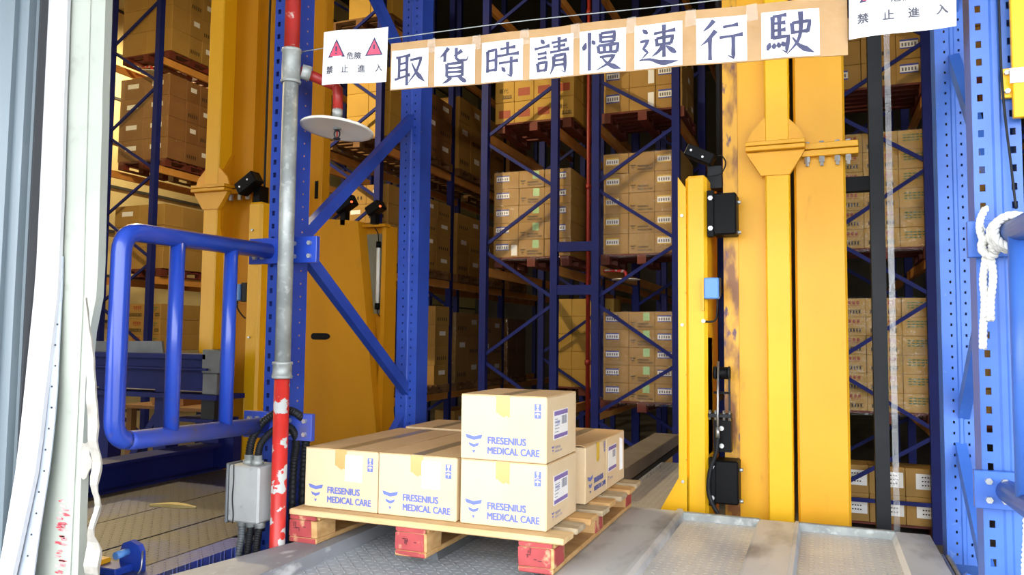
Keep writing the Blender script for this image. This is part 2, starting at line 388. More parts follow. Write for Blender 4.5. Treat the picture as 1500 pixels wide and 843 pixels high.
for k in range(14):
    a = k*2*math.pi/14; bl.append((-2.392+.03*math.cos(a)*random.uniform(.6,1.1), .475+.075*math.sin(a)*random.uniform(.6,1.1)))
MB().prism(bl, 1, 1.985, 1.99).build('torn_flap', 'shred', o)
tag(o, 'torn dirty plastic strip hanging loose beside the white door padding', 'plastic strip')
zs = zs_all

# ------------------------------------------------------------------ loading platform
t = thing('loading_platform', 'steel loading platform carrying the pallet, with checker plate and trays', 'platform', (-.95, 3.1, GROUND))
B(-2.19, .47, 2.25, 4.19, GROUND, -.075).build('platform_base', 'steel_plate', t)
B(-2.0, -.96, 1.6, 4.22, -.075, -.05).build('checker_plate', 'tread_steel', t)
kb = MB().prism([(-2.20,4.2),(-2.20,2.90),(-2.36,2.2),(-2.50,1.5),(-1.99,1.5),(-1.99,4.2)], 2, -.09, 0)
for v in kb.v:
    if v.z > -.01: v.x += .012 if v.x < -2.1 else -.02
kb.build('kerb_slab', 'kerb', t)
MB().prism([(-1.645,-.05),(-1.635,-.01),(-1.625,0),(-1.575,0),(-1.565,-.01),(-1.555,-.05)], 1, 3.06, 4.2).build('centre_skid', 'steel_dark', t)
MB().prism([(-.99,-.08),(-.99,-.004),(-.97,0),(-.73,0),(-.725,.012),(-.705,.014),(-.69,0),(-.685,-.03),(-.685,-.08)], 1, 1.3, 4.24).build('side_slab', 'steel_plate', t)
B(-.685, .36, 1.3, 4.2, -.08, -.032).build('tray_plate', 'tread_warm', t)
MB().prism([(-.32,-.04),(-.31,-.002),(-.30,0),(-.135,0),(-.13,.008),(-.115,.008),(-.105,-.032)], 1, 1.3, 4.22).build('centre_strip', 'steel_plate', t)
MB().prism([(.30,-.04),(.32,0),(.47,0),(.47,-.09),(.30,-.09)], 1, 1.3, 4.22).build('side_slab', 'steel_plate', t)
for a, b in ((-.69, -.30), (-.12, .32)):
    MB().bbox(a, b, 4.185, 4.215, -.09, .008, .004).build('back_lip', 'galvanised', t)
for x in (.485, .51):
    MB().tube([(x, 3.2, -.03), (x, 3.95, -.03)], .011, 10).build('edge_pipe', 'galvanised', t)
# plate and fork behind the pallet
t = thing('rear_deck', 'narrow checker plate deck behind the pallet next to the yellow crane', 'deck', (-1.05, 5.2, GROUND))
B(-1.42, -.885, 4.25, 6.3, -.11, -.07).build('deck_plate', 'tread_warm', t)
for i in range(26): B(-1.175, -1.155, 4.6+i*.06, 4.63+i*.06, -.07, -.045).build('rack_tooth', 'tread_warm', t)
for y in (4.35, 5.2, 6.1): B(-1.3, -.95, y, y+.1, GROUND, -.11).build('support', 'rack_blue', t)
t = thing('crane_fork', 'flat grey steel fork lying low behind the pallet', 'fork', (-1.27, 5.9, -.07))
MB().bbox(-1.40, -1.185, 4.75, 7.0, -.02, .075, .006).build('fork_blade', 'fork_steel', t)
B(-1.42, -1.18, 4.8, 6.95, -.07, -.02).build('fork_base', 'graphite', t)

# ------------------------------------------------------------------ posts with real slots
def upright(mb, x0, x1, y0, y1, z0, z1, cols, pitch=.062, hw=.017, hh=.024, lip=.03, th=.006, off=0):
    """open section rack post: slotted front web facing -Y, two side webs, rear lips, rib between slot columns"""
    cols = sorted(cols); edges = [x0]+[e for c in cols for e in (c-hw/2, c+hw/2)]+[x1]
    for i in range(0, len(edges), 2): mb.box(edges[i], edges[i+1], y0, y0+th, z0, z1)
    n = int((z1-z0)/pitch)
    for c in cols:
        for k in range(n):
            a = z0+k*pitch+hh/2; b = z0+(k+1)*pitch-hh/2
            mb.box(c-hw/2, c+hw/2, y0, y0+th, a, b)
    mb.box(x0, x0+th, y0+th, y1, z0, z1); mb.box(x1-th, x1, y0+th, y1, z0, z1)
    mb.box(x0+th, x0+lip, y1-th, y1, z0, z1); mb.box(x1-lip, x1-th, y1-th, y1, z0, z1)
    return mb
def fold_bar(mb, p, q, w, d, side):
    """C-section brace between p and q lying in a plane of constant X"""
    mb.bar(p, q, d, w)
    return mb
def front_frame(name, label, x0, x1, mt, skew, mir):
    t = thing(name, label, 'rack frame', ((x0+x1)/2, 3.03, GROUND))
    c = (x0+x1)/2
    upright(MB(), x0, x1, 2.98, 3.10, GROUND, 4.6, (c-.046, c+.046)).build('post', mt, t)
    # the middle groove pressed into the front web
    MB().prism([(c-.016,2.981),(c-.008,2.974),(c+.008,2.974),(c+.016,2.981)], 2, GROUND, 4.6).build('post_rib', mt, t)
    rx0, rx1 = x0+.06*skew, x1+.06*skew
    upright(MB(), rx0, rx1, 4.10, 4.24, GROUND, 4.6, ((rx0+rx1)/2-.03, (rx0+rx1)/2+.03), hw=.008, hh=.012, pitch=.05).build('rear_post', mt, t)
    MB().prism([((rx0+rx1)/2-.012,4.101),((rx0+rx1)/2-.006,4.094),((rx0+rx1)/2+.006,4.094),((rx0+rx1)/2+.012,4.101)], 2, GROUND, 4.6).build('post_rib', mt, t)
    for p, q in (((3.1, 1.40), (4.2, 2.33)), ((3.1, 3.30), (4.2, 2.45)), ((3.1, 1.34), (4.2, .53)), ((4.2, .50), (3.1, -.40)), ((3.1, 3.4), (4.2, 4.3))):
        MB().bar((c+.03, p[0], p[1]), (c+.03+.03*skew, q[0], q[1]), .045, .062).build('brace', mt, t)
    for yy, z in ((3.1, 1.37), (4.2, 2.39), (4.2, .515)):
        MB().bar((c-.03, yy, z), (c+.07, yy, z), .016, .016).build('brace_bolt', 'bolt', t)
    d_ = MB()
    for k in range(60):
        z = .05+k*.062
        if z < 4.4: d_.tube([(x1-.001, 3.05, z), (x1+.0015, 3.05, z)], .0042, 6, sm=False)
    if not mir: d_.build('side_perforation', 'orange_beam', t)['kind'] = 'stuff'
    MB().box(c-.07, c+.07, 2.96, 3.2, GROUND, GROUND+.02).build('base_plate', mt, t)
    return t
front_frame('rack_end_frame', 'bright blue slotted rack frame beside the grey and red sprinkler pipe', -2.452, -2.312, 'blue', 1, False)
front_frame('rack_end_frame', 'light blue slotted rack frame at the right edge, tied with white rope', .49, .632, 'blue_light', .6, True)

# ------------------------------------------------------------------ guard rails
def guard_rail(name, label, X, mt, zt, zb, pa, pb):
    t = thing(name, label, 'guard rail', (X, 2.95, .45))
    r = .036; yf = 2.115; plates = (zt, zb)
    pts = fillet([(X, 2.945, zt), (X, yf, zt-.012), (X, yf, zb+.02), (X, 2.945, zb)], .085, 7)
    n = len(pts)
    MB().tube(pts[:n-2], r, 18).build('top_tube', mt, t)
    MB().tube(pts[n-3:], r, 18).build('bottom_tube', 'dusty_rail' if mt == 'rail_blue' else mt, t)
    for y in (2.385, 2.69):
        MB().tube([(X, y, zb+.01), (X, y, zt-.01)], .03, 16).build('upright_bar', mt, t)
    for z in plates:
        o = MB().bbox(X-pa, X+pb, 2.938, 2.965, z-.06, z+.062, .002).build('bracket_plate', 'dusty_rail' if z < .9 and mt == 'rail_blue' else mt, t)
        for dx in (-pa+.04, -pa+.085, .15, .235):
            for dz in (-.03, .03):
                if dx < pb-.02: bolt(MB(), (X+dx, 2.936, z+dz), .011).build('bolt', 'bolt', o)
    return t
guard_rail('guard_rail', 'blue tubular guard rail bolted to the left post above the grey box', -2.415, 'rail_blue', 1.315, .50, .115, .27)
t = guard_rail('guard_rail', 'blue tubular guard rail bolted to the right post, rope around it', .555, 'blue_light', 1.262, .44, .095, .045)

# ------------------------------------------------------------------ sprinkler pipe
px, py, pr = -2.246, 2.85, .035
t = thing('sprinkler_pipe', 'vertical grey and red sprinkler pipe in front of the left blue post', 'pipe', (px, py, GROUND))
MB().tube([(px, py, 2.22), (px, py, 4.6)], pr, 20).build('upper_pipe', 'pipe_red', t)
MB().tube([(px, py, .78), (px, py, 2.1)], pr, 20).build('middle_pipe', 'galvanised', t)
MB().tube([(px, py, GROUND), (px, py, .745)], pr*.97, 20).build('lower_pipe', 'pipe_peel', t)
for a, b in ((2.075, 2.235), (.725, .80)):
    MB().tube([(px,py,a),(px,py,a+.012),(px,py,a+.014),(px,py,b-.014),(px,py,b-.012),(px,py,b)], [.044,.046,.042,.042,.046,.044], 20).build('coupling', 'galvanised', t)
sx, sy, sz = -2.105, 3.02, 1.895
o = MB().tube(fillet([(px+.03, py+.03, 2.14), (sx-.02, sy, 2.105), (sx, sy, 2.08), (sx, sy, 1.985)], .07, 6), .024, 16).build('branch_pipe', 'pipe_red', t)
MB().tube([(px+.035,py+.03,2.138),(px+.065,py+.058,2.13)], .034, 16).build('branch_collar', 'galvanised', o)
MB().tube([(sx,sy,1.89),(sx,sy,1.955),(sx,sy,1.957),(sx,sy,1.99)], [.019,.019,.024,.024], 14).build('drop_nipple', 'galvanised', o)
t = thing('sprinkler_shield', 'white round shield disc with a sprinkler head under the red branch pipe', 'sprinkler', (sx, sy, sz))
pr_ = [(0,.012),(.06,.012),(.165,.006),(.172,.0),(.170,-.008),(.155,-.006),(.05,.002),(0,.003)]
def lathe(mb, prof, c, n=40, sm=True):
    c = Vector(c); vs = []; m = len(prof)
    for k in range(n):
        a = 2*math.pi*k/n; vs += [(c.x+p[0]*math.cos(a), c.y+p[0]*math.sin(a), c.z+p[1]) for p in prof]
    fs = [(k*m+i, ((k+1)%n)*m+i, ((k+1)%n)*m+i+1, k*m+i+1) for k in range(n) for i in range(m-1)]
    return mb.add(vs, fs, sm)
dsk = lathe(MB(), pr_, (0, 0, 0)); rot = Matrix.Rotation(R(-5), 4, 'X') @ Matrix.Rotation(R(4), 4, 'Y')
dsk.v = [rot @ v + Vector((sx, sy, sz)) for v in dsk.v]
dsk.build('shield_disc', 'disc_white', t)
h_ = MB(); h_.tube([(sx,sy,sz),(sx,sy,sz-.012)], .011, 12); h_.tube([(sx,sy,sz-.05),(sx,sy,sz-.046)], .017, 14)
for s in (-1, 1): h_.tube(fillet([(sx+s*.008,sy,sz-.008),(sx+s*.016,sy,sz-.02),(sx+s*.014,sy,sz-.036),(sx+s*.004,sy,sz-.047)], .01, 4), .0032, 8)
o = h_.build('sprinkler_head', 'graphite', t)
MB().tube([(sx,sy,sz-.012),(sx,sy,sz-.042)], .0035, 8).build('glass_bulb', 'pipe_red', o)

# ------------------------------------------------------------------ junction box with conduits
t = thing('junction_box', 'grey metal junction box with black conduits beside the red pipe', 'junction box', (-2.41, 2.87, .08))
MB().bbox(-2.478, -2.308, 2.79, 2.935, .085, .335, .008).build('box_body', 'grey_box', t)
MB().bbox(-2.490, -2.477, 2.785, 2.94, .078, .342, .004).build('box_lid', 'steel_dark', t)
MB().tube(spline([(-2.445,2.786,.34),(-2.442,2.784,.27),(-2.446,2.784,.19),(-2.438,2.784,.12),(-2.442,2.785,.082)]), .0025, 8).build('seal_cord', 'graphite', t)
def corrugated(pts, r, n=12):
    P = spline(pts, 30); rr = [r*(1 if (i//2)%2 else .86) for i in range(len(P))]
    return MB().tube(P, rr, n)
for x in (-2.425, -2.375):
    MB().tube([(x,2.86,.33),(x,2.86,.352),(x,2.86,.354),(x,2.86,.375)], [.026,.026,.020,.020], 14).build('cable_gland', 'galvanised', t)
corrugated([(-2.425,2.86,.37),(-2.415,2.87,.45),(-2.37,2.90,.53),(-2.28,2.914,.575),(-2.215,2.93,.56),(-2.21,2.99,.50),(-2.235,3.02,.40),(-2.25,3.03,.25),(-2.25,3.03,.0),(-2.25,3.03,-.2)], .019).build('conduit', 'conduit', t)
corrugated([(-2.375,2.86,.37),(-2.365,2.87,.43),(-2.325,2.90,.485),(-2.265,2.914,.505),(-2.235,2.93,.48),(-2.245,2.965,.42),(-2.27,2.985,.34),(-2.275,2.985,.2),(-2.275,2.985,.0),(-2.275,2.985,-.2)], .017).build('conduit', 'conduit', t)
for i, x in enumerate((-2.45, -2.40, -2.35)):
    MB().tube([(x,2.86,.09),(x,2.86,.055)], .023, 14).build('cable_gland', 'galvanised', t)
    corrugated([(x,2.86,.07),(x-.005*i,2.855,.0),(x-.01,2.85,-.09),(x-.015,2.85,-.25)], .018).build('conduit', 'conduit_grey' if i == 0 else 'conduit', t)

# ------------------------------------------------------------------ banner and warning sheets
def zline(x): return 2.004+(x+1.747)*(1.926-2.004)/(.099+1.747)
BY = 2.9
KAI = {
'取': ['h 8 82 52 86','v 18 83 18 26','v 42 85 42 4','h 18 64 42 66','h 18 46 42 48','h 5 22 52 33','q 52 72 86 76 71 38 46 10','n 57 64 72 36 97 10'],
'貨': ['p 32 97 22 84 8 72','v 22 84 22 60','p 70 88 58 80 46 74','k 54 96 54 68 62 61 84 62 88 73','v 28 54 28 20','f 28 54 72 56 72 20','h 28 43 72 43','h 28 32 72 32','h 28 20 72 20','p 40 18 30 9 16 2','d 60 18 83 4'],
'時': ['v 10 78 10 22','f 10 78 34 80 34 24','h 10 52 34 53','h 10 27 34 28','h 46 80 87 83','v 66 97 66 62','h 38 62 97 66','h 42 43 95 47','g 76 58 76 7 64 14','d 50 33 60 20'],
'請': ['d 21 95 31 84','h 5 72 45 78','h 13 58 37 61','h 13 46 37 49','v 13 35 16 12','f 13 35 37 37 34 14','h 16 16 34 17','h 50 84 91 87','h 54 73 87 75','v 70 97 70 60','h 46 60 97 64','p 56 50 55 25 46 3','g 56 50 86 52 86 6 77 12','h 57 38 86 39','h 56 26 86 27'],
'慢': ['v 18 97 18 3','d 9 73 3 54','d 25 77 32 66','v 46 92 46 70','f 46 92 80 94 79 70','h 46 82 79 82','h 46 71 79 71','v 40 62 42 44','f 40 62 89 64 86 44','v 55 62 56 46','v 71 62 71 46','h 42 45 86 45','q 44 34 80 36 65 17 35 2','n 50 32 66 15 96 2'],
'速': ['d 13 91 25 80','q 7 62 27 64 15 45 25 35 10 20','n 5 18 30 18 60 7 97 8','h 40 78 91 82','v 64 97 64 20','v 46 66 48 47','f 46 66 85 68 80 50','h 48 51 80 51','p 62 48 50 34 35 24','d 69 46 92 27'],
'行': ['p 34 95 23 82 10 71','p 38 71 22 52 5 38','v 25 56 25 3','h 54 78 87 82','h 46 54 97 58','g 76 55 76 5 64 12'],
'駛': ['v 14 90 14 40','h 14 90 43 92','h 14 74 41 75','h 14 58 41 59','v 28 90 28 44','g 14 42 47 44 42 7 33 14','d 8 32 3 15','d 17 30 16 17','d 25 31 28 19','d 33 32 39 21','v 54 72 56 47','f 54 72 91 75 86 50','h 56 51 86 53','p 72 97 72 55 64 28 43 3','n 55 40 70 20 99 4'],
}
PROF = {'h': [4.5, 3.6, 3.6, 6.6], 'v': [6.5, 5.2, 5, 5.6], 'p': [7, 5.6, 4, .8], 'n': [2, 4.5, 8.5, .8], 'd': [2, 6, 8.5, 3], 'f': [4, 5, 5.2, 5], 'q': [4, 5, 4.4, .8], 'g': [5.5, 5, 6, .8], 'k': [6, 5, 5, .8]}
def glyph(mb, ch, org, w, ux, uz, y):
    for s in KAI[ch]:
        p = s.split(); k = p[0]; n = list(map(float, p[1:])); pts = [Vector((n[i], n[i+1], 0)) for i in range(0, len(n), 2)]
        if k in 'pn' and len(pts) > 2: pts = spline(pts, 4)
        # resample finely, keeping corners
        q = [pts[0]]
        for a, b in zip(pts, pts[1:]):
            m = max(2, int((b-a).length/6))
            q += [a+(b-a)*(j/m) for j in range(1, m+1)]
        L = [0]
        for a, b in zip(q, q[1:]): L.append(L[-1]+(b-a).length)
        pf = PROF[k]; Lf, Rf = [], []
        for i, a in enumerate(q):
            t_ = L[i]/L[-1]*(len(pf)-1); j = min(int(t_), len(pf)-2); wd = (pf[j]*(1-t_+j)+pf[j+1]*(t_-j))*.78
            d = (q[min(i+1, len(q)-1)]-q[max(i-1, 0)]).normalized(); nn = Vector((-d.y, d.x, 0))
            Lf.append(a+nn*wd); Rf.append(a-nn*wd)
        vs = [Vector(org)+ux*(v.x/100*w)+uz*(v.y/100*w) for v in Lf+Rf]; m = len(q)
        mb.add(vs, [(i, i+1, m+i+1, m+i) for i in range(m-1)])
    return mb
t = thing('banner', 'long cardboard banner with eight handwritten Chinese characters hung above the pallet', 'banner', (-.82, BY, 1.95))
NB = 48; xs = [-1.752+i*(.104+1.752)/NB for i in range(NB+1)]
bow = lambda x: .012*math.sin((x+1.75)*3.4)+.004*math.sin(x*17)
mb = MB(); vs = []; fs = []
for x in xs:
    z = zline(x); y = BY+bow(x)
    vs += [(x, y, z), (x, y, z+.212), (x, y+.005, z+.212), (x, y+.005, z)]
for i in range(NB):
    for k in range(4): fs.append((i*4+k, i*4+(k+1)%4, i*4+4+(k+1)%4, i*4+4+k))
fs += [(3,2,1,0), (NB*4,NB*4+1,NB*4+2,NB*4+3)]
mb.add(vs, fs).build('cardboard_strip', 'banner_card', t)
# sheets: left / right pixel edges in the photograph turned to metres along the banner
sheets = [(-1.745,-1.562),(-1.532,-1.345),(-1.312,-1.125),(-1.095,-.905),(-.878,-.690),(-.655,-.470),(-.418,-.236),(-.185,.012)]
for ch, (a, b) in zip('取貨時請慢速行駛', sheets):
    mb = MB(); vs = []; m = 6
    for i in range(m+1):
        x = a+(b-a)*i/m; y = BY+bow(x)-.0025; z = zline(x)
        vs += [(x, y, z+.004), (x, y, z+.176), (x, y+.001, z+.176), (x, y+.001, z+.004)]
    fs = [(i*4+k, i*4+(k+1)%4, i*4+4+(k+1)%4, i*4+4+k) for i in range(m) for k in range(4)]+[(3,2,1,0), (m*4,m*4+1,m*4+2,m*4+3)]
    o = mb.add(vs, fs).build('paper_sheet', 'paper_white', t)
    g = MB(); w = .164
    glyph(g, ch, Vector(((a+b)/2-w/2, 0, zline((a+b)/2)+.012)), w, Vector((1, 0, -.04)), Vector((0, 0, 1)), 0)
    g.v = [Vector((v.x, BY+bow(v.x)-.0045, v.z)) for v in g.v]
    g.build('character', 'ink', o)
for x in (-1.55,-1.34,-1.12,-.9,-.67,-.44,-.22):
    for dx in (0,):
        y = BY+bow(x)-.004; z = zline(x); MB().poly([(x-.02, y, z+.15), (x+.024, y, z+.152), (x+.02, y, z+.215), (x-.016, y, z+.213)]).build('clear_tape', 'clear_strip', t)
# the line it hangs from
wr = MB().tube(spline([(-2.31, 2.965, 2.265), (-2.1, 2.91, 2.245), (-1.2, 2.915, 2.235), (-.4, 2.915, 2.20), (.2, 2.91, 2.19), (.50, 2.965, 2.19)], 8), .0022, 6).build('hanging_line', 'string', None, (-.9, 2.91, 2.2))
tag(wr, 'thin line strung between the blue posts holding the banner', 'line')
def warning(label, x0, x1, zl, zr, h, tilt):
    t = thing('warning_sheet', label, 'sign', ((x0+x1)/2, BY-.012, min(zl, zr)), 'white warning sheets at the banner ends')
    m = 10; vs = []; Wd = x1-x0
    yb = lambda u: BY-.012-.012*math.sin(u*5+.5)-.01*u*tilt
    zb = lambda u: zl+(zr-zl)*u
    for i in range(m+1):
        u = i/m; x = x0+Wd*u; vs += [(x, yb(u), zb(u)), (x+.004, yb(u), zb(u)+h), (x+.004, yb(u)+.0012, zb(u)+h), (x, yb(u)+.0012, zb(u))]
    fs = [(i*4+k, i*4+(k+1)%4, i*4+4+(k+1)%4, i*4+4+k) for i in range(m) for k in range(4)]+[(3,2,1,0), (m*4,m*4+1,m*4+2,m*4+3)]
    s = MB().add(vs, fs).build('sheet', 'paper_white', t)
    def P(u, v, e): return (x0+Wd*u, yb(u)-e, zb(u)+h*v)
    for uc in (.24, .80):
        a = MB().poly([P(uc-.135,.50,.0015), P(uc+.135,.50,.0015), P(uc,.84,.0015)]); o = a.build('triangle_outline', 'ink', s)
        a = MB().poly([P(uc-.105,.52,.0025), P(uc+.105,.52,.0025), P(uc,.785,.0025)]); a.build('triangle_fill', 'triangle_pink', s)
        a = MB().poly([P(uc-.012,.60,.0035), P(uc+.012,.60,.0035), P(uc+.012,.70,.0035), P(uc-.012,.70,.0035)])
        a.poly([P(uc-.012,.55,.0035), P(uc+.012,.55,.0035), P(uc+.012,.575,.0035), P(uc-.012,.575,.0035)]); a.build('exclamation_mark', 'ink', s)
    for ch, u, v, w in (('危',.40,.46,.10),('險',.51,.46,.10),('禁',.08,.21,.11),('止',.32,.21,.11),('進',.56,.21,.11),('入',.82,.21,.11)):
        g = put_text(MB(), ch, (u, 0, 0), w, bold=.012)
        for q in g.v: q.x, q.y, q.z = P(q.x, v+q.z*Wd/h, .002-q.y)
        g.build('character', 'ink_thin', s)
    return t
warning('white danger sheet with two pink triangles left of the banner', -2.098, -1.762, 2.060, 2.040, .247, 1)
warning('white danger sheet cut by the top edge, right of the banner', .107, .440, 1.972, 1.984, .247, -1)

# ------------------------------------------------------------------ pallet
t = thing('wooden_pallet', 'weathered wooden pallet with red painted blocks under the cartons', 'pallet', (-1.56, 3.55, 0))
PX0, PX1, PY0, PY1 = -2.225, -.915, 2.885, 4.24
def rough_box(x0, x1, y0, y1, z0, z1, j=.003, nx=1):
    mb = MB().bbox(x0, x1, y0, y1, z0, z1, .004)
    for v in mb.v: v += Vector((random.uniform(-j,j), random.uniform(-j,j), random.uniform(-j,j)*.6))
    return mb
nb = 8
for i in range(nb):
    w = .125; y = PY0+i*(PY1-PY0-w)/(nb-1)
    rough_box(PX0+random.uniform(0,.012), PX1-random.uniform(0,.02), y, y+w, .121, .146, .0018).build('deck_board', ('wood_pale' if i == 0 else ('wood_grey' if i % 2 else 'wood')), t)
for k, x in enumerate((-2.221, -1.678, -1.122)):
    w = .148
    rough_box(x, x+w, PY0+.03, PY1-.01, .098, .121, .001).build('stringer_board', 'wood', t)
    rough_box(x, x+w, PY0+.012, PY1-.01, .0, .022, .001).build('skid_board', 'wood', t)
    for j, y in enumerate((PY0+.015, (PY0+PY1)/2-.07, PY1-.15)):
        o = rough_box(x, x+w, y, y+.14, .022, .098, .002).build('block', 'wood', t)
        if j == 0:
            e = .004
            rough_box(x+.001, x+w-.03*(k == 0)-.012*(k > 0), y-.003, y+.002, .024, .097, .0015).build('red_face', 'wood_red', o)
            rough_box(x+.002, x+w-.006, y-.0035+.018-.015, y+.003, .1, .119, .001).build('red_face', 'wood_red', o)
            rough_box(x+.002, x+w-.004, y-.004, y+.002, .001, .021, .001).build('red_face', 'wood_red', o)
            s_ = MB()
            for q in range(6):
                xx = x+.02+random.uniform(0,.075); zz = .045+random.uniform(0,.03); L_ = random.uniform(.008,.024); v_ = q % 2
                s_.box(xx, xx+(.003 if v_ else L_), y-.0065, y-.0055, zz, zz+(L_ if v_ else .003))
            s_.build('stencil_mark', 'stencil', o)
        if k == 2:
            rough_box(x+w-.003, x+w+.003, y+.005, y+.125, .024, .097, .0012).build('red_side', 'wood_red', o)
# ------------------------------------------------------------------ printed cartons on the pallet
def logo(mb, o, s, ux, uz):
    o, ux, uz = Vector(o), Vector(ux), Vector(uz)
    P = lambda x, z: o+ux*x*s+uz*z*s
    mb.poly([P(0,1.0),P(.14,.985),P(.5,.90),P(.86,.985),P(1,1.0),P(.92,.80),P(.5,.70),P(.08,.80)])
    mb.poly([P(.18,.58),P(.5,.48),P(.82,.58),P(.74,.41),P(.5,.32),P(.26,.41)])
    mb.poly([P(.40,.17),P(.60,.17),P(.5,0)])
def handling(mb, o, s, ux, uz):
    o, ux, uz = Vector(o), Vector(ux), Vector(uz); P = lambda x, z: o+ux*x*s+uz*z*s
    R_ = lambda a, b, c, d: mb.poly([P(a,c),P(b,c),P(b,d),P(a,d)])
    n = ux.cross(uz)*.0004
    mb.cur = 0; R_(0,1,1.1,2.1); R_(0,1,0,1)
    mb.cur = 1; o += n
    mb.poly([P(.26,2.0),P(.74,2.0),P(.66,1.62),P(.56,1.54),P(.56,1.34),P(.72,1.27),P(.72,1.2),P(.28,1.2),P(.28,1.27),P(.44,1.34),P(.44,1.54),P(.34,1.62)])
    mb.poly([P(.1,.52),P(.2,.72),P(.5,.86),P(.8,.72),P(.9,.52),P(.56,.58),P(.56,.16),P(.44,.16),P(.44,.58)])
def big_carton(label, x0, x1, y0, y1, z0, z1, front=True, side=True, paper=False, toptape='tape_grey', flap_up=False):
    t = thing('carton', label, 'carton', ((x0+x1)/2, (y0+y1)/2, z0), 'cartons on the wooden pallet')
    MB().bbox(x0, x1, y0, y1, z0, z1-.003, .004).build('carton_body', 'card', t)
    xm = (x0+x1)/2
    for a, b in ((x0+.001, xm-.001), (xm+.001, x1-.001)):
        f = MB()
        if flap_up and b > xm:
            f.add([(a,y0+.001,z1-.003),(b-.02,y0+.001,z1+.004),(b,y0+.001,z1-.004),(b,y1-.001,z1-.003),(a,y1-.001,z1-.003),
                   (a,y0+.001,z1+.001),(b-.02,y0+.001,z1+.008),(b,y0+.001,z1),(b,y1-.001,z1+.001),(a,y1-.001,z1+.001)],
                  [(0,4,3,2,1),(5,6,7,8,9),(0,1,6,5),(1,2,7,6),(2,3,8,7),(3,4,9,8),(4,0,5,9)])
        else: f.box(a, b, y0+.001, y1-.001, z1-.003, z1)
        f.build('top_flap', 'card_top', t)
    MB().box(xm-.028, xm+.028, y0+.004, y1-.004, z1, z1+.0012).build('top_tape', toptape, t)
    e = .0012
    if front:
        d = z1-.085
        MB().poly([(xm-.030,y0-e,z1-.001),(xm+.030,y0-e,z1-.001),(xm+.030,y0-e,d-.006),(xm+.016,y0-e,d+.002),(xm+.004,y0-e,d-.005),(xm-.012,y0-e,d+.004),(xm-.022,y0-e,d+.012),(xm-.030,y0-e,d+.012)]).build('front_tape', 'tape_tan', t)
        m = MB(); logo(m, (x0+.022, y0-e, z0+.024), .078, (1,0,0), (0,0,1)); m.build('emblem', 'print_blue', t)
        m = MB(); put_text(m, 'FRESENIUS', (x0+.122, y0-e, z0+.068), .170, bold=.026, height=.029); put_text(m, 'MEDICAL CARE', (x0+.122, y0-e, z0+.027), .228, bold=.026, height=.029); m.build('lettering', 'print_blue', t)
        m = MB(); handling(m, (x1-.052, y0-e, z1-.088), .028, (1,0,0), (0,0,1)); m.build('handling_symbol', ['print_blue', 'card'], t)
        if paper:
            o = MB().box(xm+.024, xm+.112, y0-.002, y0-.0004, z1-.137, z1-.022).build('delivery_note', 'paper_white', t)
            m = MB()
            for i in range(6): m.box(xm+.034, xm+.034+random.uniform(.02,.07), y0-.0026, y0-.0021, z1-.036-i*.016, z1-.0345-i*.016)
            m.build('note_print', 'ink_grey', o)
    if side:
        D = y1-y0
        o = MB().box(x1+.0003, x1+.0016, y0+.085, y0+.275, z0+.085, z0+.205).build('side_label', 'paper', t)
        m = MB(); q = x1+.0022
        m.box(x1+.0016, q, y0+.09, y0+.27, z0+.183, z0+.201); m.box(x1+.0016, q, y0+.09, y0+.27, z0+.089, z0+.105)
        m.build('label_band', 'label_purple', o)
        m = MB()
        for i in range(14): m.box(x1+.0016, q, y0+.188+i*.0052, y0+.188+i*.0052+random.choice((.0014,.0028)), z0+.142, z0+.178)
        for i in range(5): m.box(x1+.0016, q, y0+.1, y0+.1+random.uniform(.03,.07), z0+.115+i*.013, z0+.1175+i*.013)
        m.build('label_print', 'ink_grey', o)
        m = MB(); put_text(m, 'TYPE', (x1+.0026, y0+.1, z0+.143), .06, (0,1,0), (0,0,1)); m.build('label_text', 'print_blue', o)
        m = MB(); logo(m, (x1+.0016, y0+.06, z0+.030), .032, (0,1,0), (0,0,1)); put_text(m, 'FRESENIUS', (x1+.0016, y0+.105, z0+.047), .07, (0,1,0), (0,0,1)); put_text(m, 'MEDICAL CARE', (x1+.0016, y0+.105, z0+.032), .09, (0,1,0), (0,0,1)); m.build('side_print', 'print_blue', t)
    return t
Z1 = .149
big_carton('printed carton at the front left corner of the pallet, delivery note on it', -2.182, -1.801, 2.95, 3.395, Z1, .413, paper=True, side=False)
big_carton('printed carton at the front of the pallet between corner carton and tall stack', -1.797, -1.420, 2.95, 3.395, Z1, .413, paper=True, side=True)
big_carton('lower printed carton of the two high stack at the pallet front', -1.402, -1.022, 2.95, 3.352, Z1, .413)
big_carton('upper printed carton of the two high stack at the pallet front', -1.404, -1.024, 2.95, 3.350, .4145, .682)
big_carton('plain topped carton right behind the front left corner carton', -2.178, -1.800, 3.40, 3.79, Z1, .412, front=False, side=False)
big_carton('carton in the middle of the pallet, between the other six low cartons', -1.795, -1.42, 3.40, 3.79, Z1, .411, front=False, side=False)
big_carton('carton at the back left corner of the pallet, slightly higher lid', -2.16, -1.79, 3.82, 4.225, Z1, .418, front=False, side=False)
big_carton('carton at the middle of the back edge of the pallet', -1.78, -1.41, 3.82, 4.225, Z1, .416, front=False, side=False)
